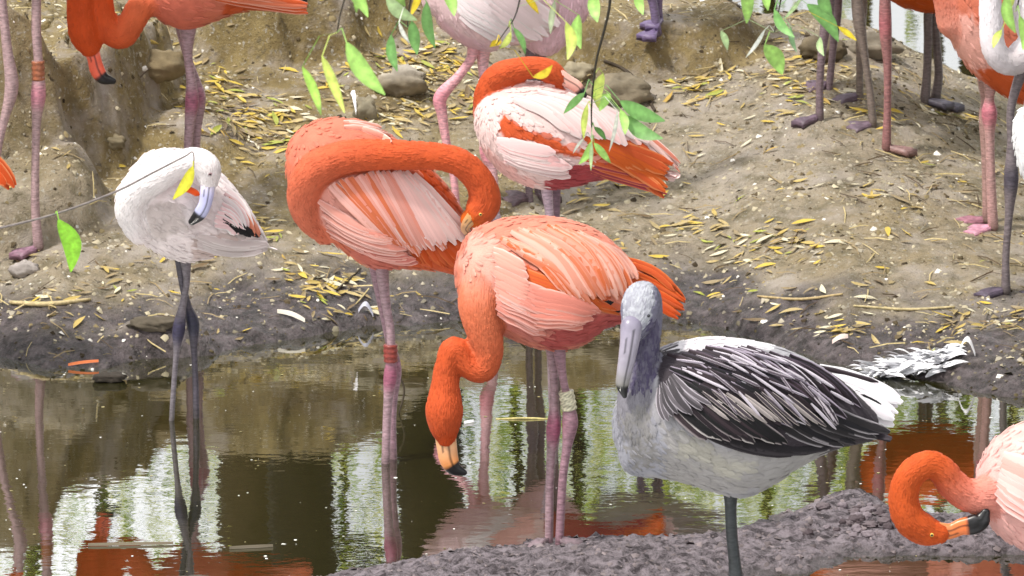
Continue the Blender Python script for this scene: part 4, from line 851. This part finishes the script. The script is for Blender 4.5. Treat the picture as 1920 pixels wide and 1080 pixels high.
for i in solo:
    key = (int(i % 8), int(ci[i]))
    if key not in LM:
        me = bpy.data.meshes.new('fallen_leaf'); me.from_pydata(LT[key[0]].tolist(), [], LF); me.polygons.foreach_set('use_smooth', [True]*len(me.polygons))
        a = me.attributes.new('Col', 'FLOAT_COLOR', 'POINT'); a.data.foreach_set('color', rgba(LCOL[key[1]], 15).astype(np.float32).ravel()); me.materials.append(M_DRY); LM[key] = me
    o = bpy.data.objects.new('fallen_leaf', LM[key]); COL.objects.link(o)
    from mathutils import Matrix
    m = Matrix([list(r) for r in M[i]]).to_4x4()*1.0; L_ = float(L[i]*1.02)
    o.matrix_world = Matrix.Translation(Vector(P[i])) @ m @ Matrix.Diagonal((L_, L_, L_, 1))
    px_, py_ = proj(P[i:i+1]); zn = min(ZONES, key=lambda q: (q[0]-px_[0])**2+((q[1]-py_[0])*1.6)**2)[2]
    sz_ = 'short' if L[i] < .046 else ('long' if L[i] > .058 else 'middling'); ya_ = math.cos(yaw[i])
    wy = 'lying flat across' if abs(ya_) > .92 else ('slanting' if abs(ya_) > .5 else 'pointing at the pond')
    lb = '%s %s leaf %s %s' % (sz_, LNAME[ci[i]], wy, zn)
    if len(lb.replace(',', '').split()) > 16: lb = lb.replace('lying flat across', 'lying flat')
    tag(o, lb if len(lb.split()) <= 16 else lb.replace(' lying flat', '').replace(' pointing at the pond', ''), 'leaf', 'fallen willow leaves on the bank')
lc = np.array(LCOL)[ci]*rg.uniform(.75, 1.15, (n, 1))
o = instance_mesh('leaf_litter', LT, LF, P[rest], M[rest], L[rest], lc[rest], M_DRY); tag(o, 'scattered small yellow and brown willow leaves covering the bank', 'leaf litter', kind='stuff')

# crumbs of clay, chips and droppings
x, y = scatter(60000, -1.9, 1.95, 15.7, 19.4); z = height(x, y); k = (z > .0) & (rg.rand(len(x)) < .22+.35*(fbm(x*4, y*4, 3, 3) > .08)); x, y, z = x[k], y[k], z[k]
x2, y2 = scatter(16000, -.6, 1.9, 13.3, 14.8); z2 = height(x2, y2); k = (z2 > .0) & (rg.rand(len(x2)) < .35); x, y, z = np.r_[x, x2[k]], np.r_[y, y2[k]], np.r_[z, z2[k]]
n = len(x); print('crumbs', n)
CT = []
for s in range(6):
    r = np.random.RandomState(s); CT.append(np.array([(-.5, -.3, 0), (.1, -.5, 0), (.5, -.1, 0), (.3, .4, 0), (-.3, .45, 0), (0, 0, .42)])*[1, 1, 1]+r.uniform(-.14, .14, (6, 3)))
CF = [[0, 1, 5], [1, 2, 5], [2, 3, 5], [3, 4, 5], [4, 0, 5]]
hz, M = frames(x, y, rg.uniform(0, 6.3, n), rg.normal(0, .3, n), rg.normal(0, .3, n))
cc = np.array([lin((172, 162, 138)), lin((136, 122, 90)), lin((88, 76, 56)), lin((228, 224, 216)), lin((60, 50, 36)), lin((160, 152, 136))])
ci = rg.choice(6, n, p=[.35, .23, .12, .035, .075, .19]); wet = (z < .05)[:, None]
c = cc[ci]*np.where(wet & (ci != 3)[:, None], .42, 1); sz = rg.gamma(2.2, .0040, n).clip(.003, .026)
c = np.where((y < 15)[:, None], np.array(lin((120, 110, 112)))[None]*rg.uniform(.6, 1.2, (n, 1)), c)
o = instance_mesh('clay_crumbs', CT, CF, np.stack([x, y, hz-.001], 1), M, sz, c, M_ROCK); tag(o, 'crumbs of dried clay and pale chips strewn over the bank', 'rubble', kind='stuff')
# small thin sticks and straws
n = 900; x, y = scatter(n, -1.85, 1.9, 16.0, 19.0); z = height(x, y); k = z > .02; x, y = x[k], y[k]; n = len(x)
ST = [np.array([(-.5, -.02, 0), (-.5, .02, 0), (-.5, 0, .03), (0, .05-.02, .05), (0, .05+.02, .05), (0, .05, .08), (.5, -.015, 0), (.5, .015, 0), (.5, 0, .02)])]
SF = [[0, 3, 5, 2], [2, 5, 4, 1], [3, 6, 8, 5], [5, 8, 7, 4]]
hz, M = frames(x, y, rg.uniform(0, 6.3, n), rg.normal(0, .2, n), rg.normal(0, .2, n))
o = instance_mesh('thin_straws', ST, SF, np.stack([x, y, hz+.003], 1), M, rg.uniform(.03, .12, n), np.array([lin((196, 178, 128)), lin((80, 62, 40)), lin((150, 130, 92))])[rg.choice(3, n)], M_DRY); tag(o, 'thin straws and stems lying among the leaves', 'straw', kind='stuff')
# specks floating on the pond
n = 420; x, y = scatter(n, -1.5, 1.7, 13.6, 16.2); k = height(x, y) < -.01; x, y = x[k], y[k]; n = len(x)
M = np.tile(np.eye(3), (n, 1, 1)); M[:, 2, 2] = .3
o = instance_mesh('floating_specks', CT, CF, np.stack([x, y, 0*x+.001], 1), M, rg.gamma(2, .0022, n).clip(.002, .012), np.array([lin((235, 235, 230)), lin((150, 140, 100))])[rg.choice(2, n, p=[.6, .4])], M_ROCK); tag(o, 'tiny pale specks of down floating on the brown water', 'specks', kind='stuff')

# ------------------------------------------------------------------ rocks, sticks, loose feathers
def rock(px, py, wpx, hpx, col, label, seed, name='rock', cat='rock', sink=.25, pale=None):
    e = pt(px, py, row_Y(py)) if sink == .3 else hit(px, py, 13.2 if py > 900 else 15.3); s = scale(e.y); a, b_, c_ = wpx/s/2, wpx/s/2*.7, hpx/s/2
    nu, nv_ = 28, 18; V = []; C = []
    for i in range(nv_+1):
        for j in range(nu):
            th = math.pi*i/nv_; ph = 2*math.pi*j/nu; d = np.array([math.sin(th)*math.cos(ph), math.sin(th)*math.sin(ph), math.cos(th)])
            q = 1+.44*fbm(np.array([d[0]*1.6+seed]), np.array([d[2]*1.6+d[1]*1.3+seed]), 4, seed)[0]+.16*fbm(np.array([d[0]*6+seed]), np.array([d[2]*6+d[1]*5]), 3, seed+3)[0]
            V.append((e.x+a*d[0]*q, e.y+b_*.6+b_*d[1]*q, e.z+c_*(1-sink)+c_*d[2]*q))
            t = max(0, d[2]-.2+.5*(q-1)) if pale else 0; C.append([col[k]*(1-t)+(pale[k] if pale else 0)*t for k in range(3)]+[1])
    F = [[i*nu+j, i*nu+(j+1) % nu, (i+1)*nu+(j+1) % nu, (i+1)*nu+j] for i in range(nv_) for j in range(nu)]
    o = mesh(name, V, F, M_ROCK, attrs={'Col': ('FLOAT_COLOR', C)}); tag(o, label, cat)
BR = lin((116, 102, 78)); GB = lin((128, 118, 100))
rock(287, 150, 105, 62, lin((122, 108, 82)), 'rounded brown rock on the slope left of the scarlet bird legs', 3)
rock(752, 182, 96, 60, GB, 'pale topped rock under the hanging leaves at the top centre', 8, pale=lin((180, 172, 160)))
rock(686, 226, 48, 50, lin((140, 132, 112)), 'small grey stone just above the back of the preening flamingo', 11)
rock(1160, 200, 120, 62, GB, 'broad tan rock behind the orange neck of the tucked bird', 14)
rock(1085, 150, 70, 36, lin((150, 140, 118)), 'small pale stone beside the thin willow twig', 17)
rock(45, 520, 54, 34, lin((160, 152, 148)), 'smooth pale stone in front of the purple webbed foot', 20)
rock(288, 622, 84, 30, lin((92, 84, 72)), 'dark clay clod on the shore behind the white bird legs', 23, 'clay_clod', 'clod')
rock(205, 718, 60, 22, lin((60, 54, 48)), 'dark wet clod poking out of the water at the left', 26, 'clay_clod', 'clod', sink=.3)
rock(1545, 118, 90, 50, lin((104, 94, 76)), 'mossy brown stone behind the upper right legs', 29)
rock(1640, 110, 110, 50, lin((126, 118, 104)), 'pale weathered stone on the crest at the upper right', 32)
rock(210, 280, 50, 30, lin((118, 108, 86)), 'small tan stone at the foot of the clay mound', 37)
# clods of the lump on the mud strip
for i in range(46):
    a = R.gauss(0, 1); px_ = 1618+a*34; py_ = R.uniform(950, 1008); w_ = R.uniform(12, 30); kc = R.randrange(3)
    rock(px_, py_, w_, R.uniform(9, 20), lin([(128, 118, 124), (106, 96, 100), (86, 76, 80)][kc]), '%s %s clod, %s of the heap beside the curled neck' % ('small' if w_ < 18 else ('middling' if w_ < 24 else 'large'), ['pale grey', 'grey', 'dark grey'][kc], ('upper ' if py_ < 970 else ('lower ' if py_ > 990 else ''))+('left side' if a < -.6 else ('right side' if a > .6 else 'middle'))), 60+i, 'mud_clod', 'clod', sink=.6)
for o in [o for o in bpy.data.objects if o.name.startswith('mud_clod')]: o['group'] = 'mud clods heaped on the strip'

def stick(path, Y0, label, col=(.06, .045, .03), ground=True, lift=.008):
    P = []
    for px_, py_, r in path:
        if ground: e = hit(px_, py_, 13.2 if py_ > 900 else 15.3); e.z = max(e.z, 0)+lift
        else: e = pt(px_, py_, Y0)
        P.append((*e, r/scale(e.y)))
    q = catmull(P, 5); C, A, B = tube_rings(q[:, :3], q[:, 3]); V, F = rings_to_mesh(C, A, B, 7)
    o = mesh('stick', V, F, M_TWIG, attrs={'Col': ('FLOAT_COLOR', rgba(col, len(V)))}); tag(o, label, 'stick')
stick([(632, 548, 2), (655, 528, 3), (676, 508, 2)], 0, 'short dark stick on the bank left of the banded leg')
stick([(1132, 118, 3), (1170, 135, 4), (1200, 165, 4), (1228, 212, 3)], 0, 'bent dark stick leaning down the slope right of the willow twig')
stick([(1420, 560, 2), (1500, 566, 3), (1580, 556, 2)], 0, 'long thin straw coloured stick on the ground above the grey juvenile', lin((170, 150, 110)))
stick([(1600, 578, 2), (1700, 585, 3), (1790, 580, 2)], 0, 'long pale stick lying along the right hand shore', lin((180, 165, 125)))
stick([(860, 600, 2), (905, 640, 3), (960, 690, 3), (985, 722, 2)], 0, 'dark stick slanting into the water behind the hooked neck')
stick([(740, 690, 1.5), (758, 730, 2), (748, 775, 1.5)], row_Y(775), 'thin dark twig standing in the water beside the banded leg', ground=False)
stick([(20, 572, 4), (90, 575, 5), (170, 566, 3)], 0, 'thick pale stick among yellow leaves at the far left shore', lin((190, 172, 130)))
stick([(930, 786, 1.5), (985, 784, 2), (1035, 786, 1.5)], row_Y(786), 'straight pale straw floating behind the centre bird legs', lin((190, 178, 120)), ground=False)

def loose_feather(x0, y0, x1, y1, w_, col, label, water=True, up=.010, curl=.007):
    a = pt(x0, y0, row_Y(y0)) if water else hit(x0, y0); b_ = pt(x1, y1, row_Y(y1)) if water else hit(x1, y1)
    n = 9; V = []; U = []; T = (b_-a); s = Vector((-T.y, T.x, 0)).normalized()*(w_/scale(a.y)*1.0)
    for i in range(n):
        t = i/(n-1); wd = math.sin(math.pi*min(1, .04+t*.93))**.9*(.75+.25*R.random()); p = a+T*t; zz_ = [max(0, gh(a.x+T.x*q, a.y+T.y*q)) for q in (0, .25, .5, .75, 1)]; p.z = (zz_[0]*(1-t)+zz_[-1]*t)*.6+max(zz_)*.4
        p = p+Vector((0, 0, up+curl*math.sin(t*3.1)))
        V += [p-s*wd-Vector((0, 0, up*.8)), p+Vector((0, 0, .004)), p+s*wd+Vector((0, 0, .004))]; U += [(-1, t*3, x0), (0, t*3, x0), (1, t*3, x0)]
    F = []
    for k in range(n-1): q = k*3; F += [[q, q+1, q+4, q+3], [q+1, q+2, q+5, q+4]]
    o = mesh('loose_feather', [tuple(v) for v in V], F, M_FEA, attrs={'ca': ('FLOAT_COLOR', rgba(col, len(V))), 'cb': ('FLOAT_COLOR', rgba([min(.95, c*1.1+.03) for c in col], len(V))), 'fuv': ('FLOAT_VECTOR', U)})
    tag(o, label, 'feather')
W_ = (.84, .82, .86)
def feather_clump(x0, y0, x1, y1, n, label):
    V = []; F = []; U = []; C = []; rr = random.Random(9)
    for k in range(n):
        t = rr.random(); yy = y0+(y1-y0)*t+rr.uniform(-9, 9); a = pt(x0+(x1-x0)*t, yy+14, row_Y(yy+14)); a.z = max(0, gh(a.x, a.y))+.006+rr.random()*.022*math.sin(math.pi*t)
        an = rr.gauss(.1, .5)+(3.14 if rr.random() < .35 else 0); L_ = rr.uniform(.03, .085); D = Vector((math.cos(an), math.sin(an)*.8, rr.uniform(-.1, .35)))*L_; s = Vector((-math.sin(an), math.cos(an), rr.uniform(-.3, .6)))*L_*.16; g = rr.uniform(.68, .86)
        for i in range(5):
            u = i/4; wd = (.25, 1, .95, .6, .06)[i]; p = a+D*u+Vector((0, 0, .012*math.sin(u*2.6))); o = len(V)
            V += [p-s*wd, p+s*wd]; U += [(-1, u*2, k), (1, u*2, k)]; C += [(g, g, g*1.04, 1)]*2
            if i: F.append([o-2, o-1, o+1, o])
    o = mesh('loose_feather', [tuple(v) for v in V], F, M_FEA, attrs={'ca': ('FLOAT_COLOR', C), 'cb': ('FLOAT_COLOR', C), 'fuv': ('FLOAT_VECTOR', U)}); tag(o, label, 'feather')
feather_clump(1625, 692, 1780, 690, 260, 'large ragged white feather lying on the waterline behind the grey juvenile')
loose_feather(1795, 702, 1828, 704, 6, W_, 'small upright white down feather right of the large floating one', curl=.05)
loose_feather(656, 196, 668, 228, 4, W_, 'white down feather on the grey stone above the preening bird', False, curl=.05)
loose_feather(128, 690, 185, 688, 2, (.80, .22, .08), 'thin orange feather on the water at the left shore', curl=.002, up=.005)
loose_feather(520, 590, 572, 612, 3, (.6, .56, .48), 'pale curled feather on the bank right of the white bird legs', False)
loose_feather(165, 1024, 325, 1021, 2, (.16, .13, .09), 'long thin brown feather floating at the lower left', curl=.0, up=.004)
loose_feather(430, 1030, 512, 1026, 2, (.12, .10, .07), 'short thin brown feather floating at the lower left', curl=.0, up=.004)
loose_feather(1560, 655, 1590, 640, 5, (.62, .5, .46), 'brown pink curled feather on the dark shore above the juvenile', False)
loose_feather(870, 795, 888, 792, 2, W_, 'tiny white feather floating beside the hanging orange head', curl=0, up=.004)
loose_feather(672, 590, 700, 604, 5, (.46, .46, .55), 'bluish pale feather hanging at the shore behind the banded leg', False, curl=.03)

# ------------------------------------------------------------------ hanging willow twigs in front
def willow(label, twig, leaves, Y, col=(.03, .025, .018), src=None):
    P0 = pt(twig[0][0], twig[0][1], Y); root = empty('willow_branch', P0); tag(root, label, 'branch')
    P, rad = px_tube([(a, b, c) for a, b, c in twig], Y, sub=5); C, A, B = tube_rings(P, rad); V, F = rings_to_mesh(C, A, B, 6)
    mesh('twig', V, F, M_TWIG, root, attrs={'Col': ('FLOAT_COLOR', rgba(col, len(V)))})
    for (x0, y0, x1, y1, w_, c, *dy) in leaves:
        Yl = Y+(dy[0] if dy else R.uniform(-.12, .12)); a = pt(x0, y0, Yl); b_ = pt(x1, y1, Yl+R.uniform(-.05, .05)); T = b_-a
        view = (CAM-a).normalized(); s = T.normalized().cross(view).normalized(); rot = R.uniform(-.5, .5); s = (s*math.cos(rot)+view*math.sin(rot))*(w_/scale(Yl)/2)
        bd = s*R.uniform(-.8, .8); n = 9; V = []
        for i in range(n):
            t = i/(n-1); wd = math.sin(math.pi*min(1, .03+.955*t**.85))**.85; p = a+T*t+bd*math.sin(t*math.pi)-view*.012*math.sin(t*2.5)
            V += [p-s*wd+view*.15*s.length*wd, p, p+s*wd+view*.15*s.length*wd]
        F = []
        for k in range(n-1): q = k*3; F += [[q, q+1, q+4, q+3], [q+1, q+2, q+5, q+4]]
        # stalk to the nearest point of the twig
        near = min(range(len(P)), key=lambda k: (Vector(P[k])-a).length)
        tp = Vector(P[near]); o_ = len(V); st = .0011; sv = Vector((st, 0, 0)); m_ = (tp+a)/2+Vector((0, 0, .01+.12*(tp-a).length))
        V += [tp-sv, tp+sv, m_-sv, m_+sv, a-sv, a+sv]; F += [[o_, o_+1, o_+3, o_+2], [o_+2, o_+3, o_+5, o_+4]]
        g = R.uniform(.85, 1.15); bl = R.random()**2; V = [tuple(v) for v in V]
        mesh('leaf', V, F, M_LEAF, root, attrs={'Col': ('FLOAT_COLOR', [[min(.9, k*g*(1.35 if i % 3 == 1 and i < 27 else 1)*(1-.45*bl*(i > 20))) for k in c]+[1] for i in range(len(V))])})
LG = lin((158, 200, 104)); DG = lin((112, 158, 88)); YG = lin((192, 206, 104)); YL = lin((216, 186, 50)); PG = lin((180, 205, 150)); PW = lin((215, 218, 205))
willow('willow twig with long bright green leaves hanging above the preening flamingo', [(760, -220, 3), (700, -120, 2.5), (660, -40, 2), (640, 20, 1.5), (632, 60, 1)],
       [(650, 80, 722, 178, 36, LG), (604, 105, 646, 212, 20, YG), (567, 125, 602, 216, 18, lin((160, 200, 90))), (648, -20, 690, 32, 22, LG), (672, -30, 668, 24, 16, LG)], 10.6, src=1)
willow('willow twig with crowded green leaves left of the very pale bird', [(820, -200, 3), (800, -120, 2.5), (780, -40, 2), (768, 10, 1.5), (764, 50, 1)],
       [(724, -6, 782, 38, 26, PG), (733, 66, 745, 134, 20, DG), (772, 40, 782, 102, 22, DG), (800, 4, 816, 90, 22, DG), (832, -20, 852, 30, 22, LG), (748, 42, 768, 80, 8, PW), (720, -30, 760, 12, 24, LG), (790, -20, 770, 30, 14, YL)], 11.6)
willow('willow twig with yellow and green leaves hanging over the very pale bird', [(1000, -200, 2.5), (990, -100, 2), (978, -20, 1.6), (966, 30, 1.3), (945, 62, 1), (930, 84, .8)],
       [(963, 52, 985, 102, 14, DG), (1040, 2, 1032, 64, 12, lin((150, 160, 130))), (984, -8, 1010, 26, 14, YL), (958, 60, 936, 92, 13, YG), (940, 80, 918, 88, 12, YL), (1000, 145, 1036, 122, 15, YL), (1062, 42, 1064, 112, 22, YG), (1085, 28, 1089, 92, 24, LG), (1113, -14, 1120, 42, 24, LG)], 11.8)
willow('dark thin willow twig hanging in front of the tucked bird with leaves at its tip', [(1150, -160, 3), (1147, -60, 2.8), (1143, 10, 2.6), (1132, 60, 2.5), (1120, 105, 2.2), (1113, 150, 2), (1109, 205, 1.6), (1110, 262, 1)],
       [(1096, 174, 1057, 213, 16, DG), (1131, 138, 1121, 202, 24, YG), (1144, 176, 1124, 208, 22, LG), (1101, 196, 1094, 260, 13, YG), (1094, 260, 1074, 288, 6, PW), (1163, 190, 1247, 227, 30, DG), (1171, 216, 1243, 260, 28, DG), (1164, 206, 1172, 252, 17, LG), (1158, 208, 1142, 284, 8, PW), (1114, 238, 1136, 263, 12, lin((90, 130, 70))), (1109, 266, 1085, 308, 16, LG), (1110, 266, 1108, 320, 8, PG), (1114, 268, 1145, 306, 15, LG), (1196, -20, 1206, 28, 18, LG)], 12.2)
willow('willow spray with broad green leaves hanging before the upper right legs', [(1480, -220, 3), (1478, -120, 2.5), (1470, -40, 2), (1462, 10, 1.5), (1452, 60, 1)],
       [(1396, -30, 1400, 44, 24, LG), (1452, 18, 1490, 70, 18, DG), (1514, 8, 1572, 78, 32, DG), (1434, 84, 1467, 140, 32, LG), (1434, 56, 1398, 108, 8, PW), (1503, -4, 1470, 36, 8, PG), (1482, 50, 1494, 98, 10, lin((130, 165, 120))), (1572, 50, 1606, 76, 12, YL), (1352, 58, 1364, 94, 14, PG), (1430, -30, 1440, 20, 20, LG), (1540, -20, 1560, 30, 26, DG), (1538, 70, 1545, 105, 14, PG)], 12.0)
willow('few green and yellow willow leaves at the right edge before the white neck', [(1930, -160, 2.5), (1925, -80, 2), (1915, -20, 1.6), (1905, 20, 1.2)],
       [(1888, -10, 1904, 62, 22, LG), (1878, 56, 1862, 90, 14, YG), (1912, 30, 1918, 94, 18, LG), (1900, -20, 1882, 30, 18, YG)], 12.0)
willow('long thin willow stem crossing in front of the white flamingo with one yellow leaf', [(-60, 440, 2.2), (40, 418, 2.2), (120, 396, 2.1), (220, 358, 2), (290, 322, 1.8), (345, 294, 1.5), (362, 286, 1.2), (363, 318, 1)],
       [(362, 312, 324, 374, 22, lin((205, 200, 60))), (110, 412, 133, 510, 38, lin((140, 200, 60)))], 12.6, col=lin((120, 112, 110)))

# ------------------------------------------------------------------ trees on the far side, mirrored in the pond
def tree(px, Y, rpx, col, label, nstr=150, spread=2.4, zlo=2.6, zhi=9.0, lean=0, green=None):
    nstr = int(nstr*.58)
    """px, rpx: where and how wide its trunk shows in the water"""
    x0 = (px-960)/FPX*Y*1.02; r0 = rpx/FPX*Y*1.02; base = Vector((x0, Y, float(height(np.array([x0]), np.array([Y]))[0])-.1)); root = empty('willow_tree', base); tag(root, label, 'tree')
    P = [(x0+lean*t*3+.1*math.sin(t*5+px), Y, base.z+11*t) for t in np.linspace(0, 1, 14)]; rad = [r0*(1.25-.85*t) for t in np.linspace(0, 1, 14)]
    C, A, B = tube_rings(P, rad); V, F = rings_to_mesh(C, A, B, 14); V = V*1.0
    nn = fbm(V[:, 2]*.8+V[:, 0]*5, V[:, 0]*7+V[:, 1]*7, 3, 7); V[:, 0] += nn*r0*.25
    mesh('trunk', V, F, M_BARK, root, attrs={'Col': ('FLOAT_COLOR', rgba(col, len(V)))})
    rr = random.Random(int(px)); 
    for k in range(7):
        t0 = rr.uniform(.25, .85); a = rr.uniform(0, 6.28); L = rr.uniform(1.5, spread+.6); s = Vector((x0+lean*t0*3, Y, base.z+11*t0))
        Q = [s+Vector((math.cos(a)*L*t, math.sin(a)*L*t*.8, 1.6*t-.6*t*t)) for t in (0, .3, .65, 1)]; C, A, B = tube_rings([tuple(q) for q in Q], [r0*.32, r0*.22, r0*.14, r0*.06]); V, F = rings_to_mesh(C, A, B, 7)
        mesh('limb', V, F, M_BARK, root, attrs={'Col': ('FLOAT_COLOR', rgba(col, len(V)))})
    rs = np.random.RandomState(int(px)+3000); pos = []; yaw = []; 
    for k in range(nstr):
        a = (rs.randint(5)*1.256+rs.normal(0, .22)+px); d = spread*math.sqrt(rs.rand()); top = rs.uniform(zlo+1.0, zhi); ln = rs.uniform(.8, 3.0); m = int(ln*15)
        sx_ = x0+math.cos(a)*d; sy_ = Y+math.sin(a)*d*.8; t = rs.rand(m)
        pos.append(np.stack([sx_+rs.normal(0, .10, m)+.2*t*rs.normal(), sy_+rs.normal(0, .10, m), top-ln*t], 1))
    pos = np.vstack(pos); pos = pos[pos[:, 2] > (1.4 if zlo < 4 else 4.6)]; n = len(pos)
    ya = rs.uniform(0, 6.28, n); pit = rs.normal(-1.1, .35, n); d = np.stack([np.cos(ya)*np.cos(pit), np.sin(ya)*np.cos(pit), np.sin(pit)], 1)
    s = np.stack([-np.sin(ya), np.cos(ya), 0*ya], 1); nn = np.cross(d, s); M = np.stack([d, s, nn], 2)
    gcs = np.array([lin((196, 206, 96)), lin((150, 178, 74)), lin((226, 224, 130)), lin((90, 120, 50))]) if green is None else green
    cc = gcs[rs.choice(4, n, p=[.32, .32, .16, .20])]*rs.uniform(.8, 1.2, (n, 1))
    T = [np.array([(-.5, 0, 0), (0, -.15, .03), (.5, 0, 0), (0, .15, .03)])]
    o = instance_mesh('crown', T, [[0, 1, 2, 3]], pos, M, rs.uniform(.09, .20, n), cc, M_TREELEAF)
    o.parent = root; o.location = -root.location; o['kind'] = 'stuff'
DKB = lin((44, 36, 26)); MB = lin((70, 58, 40)); GYB = lin((80, 72, 56))
tree(552, 29, 62, DKB, 'thick dark willow tree mirrored left of the banded leg', 60, zlo=4.5)
tree(440, 32, 70, MB, 'broad brown willow tree mirrored behind the white bird legs', 60, zlo=4.5)
tree(815, 30, 64, DKB, 'dark willow tree mirrored behind the hanging orange head', 50, zlo=4.5)
tree(30, 34, 16, MB, 'slender willow tree mirrored at the far left of the pond', 170)
tree(210, 37, 14, GYB, 'slim leafy willow tree mirrored near the lower left', 170)
tree(668, 36, 9, DKB, 'thin willow tree mirrored between the thick trunk and banded leg', 130)
tree(990, 35, 10, DKB, 'thin dark willow tree mirrored left of the centre bird legs', 150)
tree(1115, 33, 15, DKB, 'slender dark willow tree mirrored just right of the centre bird legs', 150)
tree(1260, 38, 14, MB, 'leafy willow tree mirrored under the grey juvenile breast', 170)
tree(1420, 36, 12, DKB, 'slender willow tree mirrored under the grey juvenile belly', 150)
tree(1590, 40, 12, MB, 'pale brown willow tree mirrored beside the juvenile tail', 90)
tree(1740, 34, 12, GYB, 'grey brown willow tree mirrored at the right between tail and neck', 70)
tree(1838, 33, 15, DKB, 'dark slender willow tree mirrored above the curled orange neck', 70)
tree(1905, 36, 12, DKB, 'thin dark willow tree mirrored at the right edge', 60)
# bushes along the far bank
def bush(px, Y, w_, h_, label):
    x0 = (px-960)/FPX*Y; z0 = gh(x0, Y); n = 2600; rs = np.random.RandomState(int(px)+2099)
    d = rs.normal(size=(n, 3)); d /= np.linalg.norm(d, axis=1)[:, None]; r = rs.uniform(.55, 1, (n, 1))*(1+.25*fbm(d[:, 0]*2+px, d[:, 2]*2+d[:, 1], 3, 4))[:, None]
    pos = d*r*[w_, w_*.6, h_]+[x0, Y, z0+h_*.5]; pos = pos[pos[:, 2] > z0]; n = len(pos); q = rs.normal(size=(n, 3, 3)); M = np.linalg.qr(q)[0]
    cc = np.array([lin((90, 116, 44)), lin((66, 92, 40)), lin((120, 134, 60))])[rs.choice(3, n)]
    o = instance_mesh('bush', [np.array([(-.5, 0, 0), (0, -.3, .03), (.5, 0, 0), (0, .3, .03)])], [[0, 1, 2, 3]], pos, M, rs.uniform(.1, .2, n), cc, M_TREELEAF); tag(o, label, 'bush')
bush(-700, 38, 4, 3.4, 'wide green bush on the far bank left of the frame'); bush(700, 41, 3, 3.0, 'rounded green bush on the far bank behind the willow trunks'); bush(2900, 40, 4, 3.2, 'wide green bush on the far bank right of the frame')

# unseen trees added around the pond to block sky light from the sides
def add_sky_blocker(x0, y0, w_, h_, label, seed):
    z0 = 0; n = 2600; rs = np.random.RandomState(seed); root = empty('sky_blocking_tree', (x0, y0, z0)); tag(root, label, 'tree')
    C, A, B = tube_rings([(x0, y0, z0-.3), (x0+.1, y0, h_*.3), (x0, y0+.1, h_*.7)], [.4, .3, .12]); V, F = rings_to_mesh(C, A, B, 12)
    mesh('trunk', V, F, M_BARK, root, attrs={'Col': ('FLOAT_COLOR', rgba(DKB, len(V)))})
    d = rs.normal(size=(n, 3)); d /= np.linalg.norm(d, axis=1)[:, None]; r = rs.uniform(.45, 1, (n, 1))*(1+.35*fbm(d[:, 0]*2+seed, d[:, 2]*2+d[:, 1]*2, 4, 4))[:, None]
    pos = d*r*[w_, w_, h_*.5]+[x0, y0, z0+h_*.55]; pos = pos[pos[:, 2] > .3]; n = len(pos); M = np.linalg.qr(rs.normal(size=(n, 3, 3)))[0]
    cc = np.array([lin((90, 116, 44)), lin((66, 92, 40)), lin((120, 134, 60))])[rs.choice(3, n)]
    T = [np.array([(-.5, -.1, 0), (-.1, -.4, .05), (.5, -.1, 0), (.2, .4, .05), (-.3, .35, 0)])]
    o = instance_mesh('crown', T, [[0, 1, 2, 3, 4]], pos, M, rs.uniform(.5, 1.0, n), cc, M_TREELEAF); o.parent = root; o.location = -root.location; o['kind'] = 'stuff'
for i, (a, b_, w_, h_, lb) in enumerate([(-13, 6, 5, 13, 'unseen leafy tree added to block sky light, left of the pond near the camera'), (-12, 16, 4.5, 12, 'unseen leafy tree added to block sky light, left of the clay mound'), (-13, 27, 5, 12, 'unseen leafy tree added to block sky light, far left behind the bank'), (13, 5, 5, 13, 'unseen leafy tree added to block sky light, right of the pond near the camera'), (12, 15, 4.5, 12, 'unseen leafy tree added to block sky light, right of the bank'), (14, 26, 5, 12, 'unseen leafy tree added to block sky light, far right behind the bank'), (-7, -9, 5, 11, 'unseen leafy tree added to block sky light, behind the camera to the left'), (6, -9, 5, 13, 'unseen leafy tree added to block sky light, behind the camera to the right')]):
    add_sky_blocker(a, b_, w_, h_, lb, 500+i)

def overhang_sky_blocker():  # willow implied by the twigs; unseen crown placed to block sky at the right
    root = empty('sky_blocking_tree', (8.2, 15.5, .0)); tag(root, 'unseen willow above the hanging twigs, crown added at the right to block sky light', 'tree')
    C, A, B = tube_rings([(8.2, 15.5, -.2), (8.0, 15.5, 3), (6.6, 15.5, 6), (4.5, 15.4, 8)], [.5, .42, .3, .12]); V, F = rings_to_mesh(C, A, B, 14)
    mesh('trunk', V, F, M_BARK, root, attrs={'Col': ('FLOAT_COLOR', rgba(DKB, len(V)))})
    rs = np.random.RandomState(77); n = 3000; d = rs.normal(size=(n, 3)); d /= np.linalg.norm(d, axis=1)[:, None]; r = rs.uniform(.2, 1, (n, 1))**.6
    pos = d*r*[4.6, 5.5, 1.8]+[4.9, 15.5, 7.6]; M = np.linalg.qr(rs.normal(size=(n, 3, 3)))[0]
    cc = np.array([lin((110, 140, 60)), lin((80, 112, 46)), lin((140, 156, 70))])[rs.choice(3, n)]
    o = instance_mesh('crown', [np.array([(-.5, 0, 0), (0, -.2, .03), (.5, 0, 0), (0, .2, .03)])], [[0, 1, 2, 3]], pos, M, rs.uniform(.5, 1.0, n), cc, M_TREELEAF); o.parent = root; o.location = -root.location; o['kind'] = 'stuff'
overhang_sky_blocker()
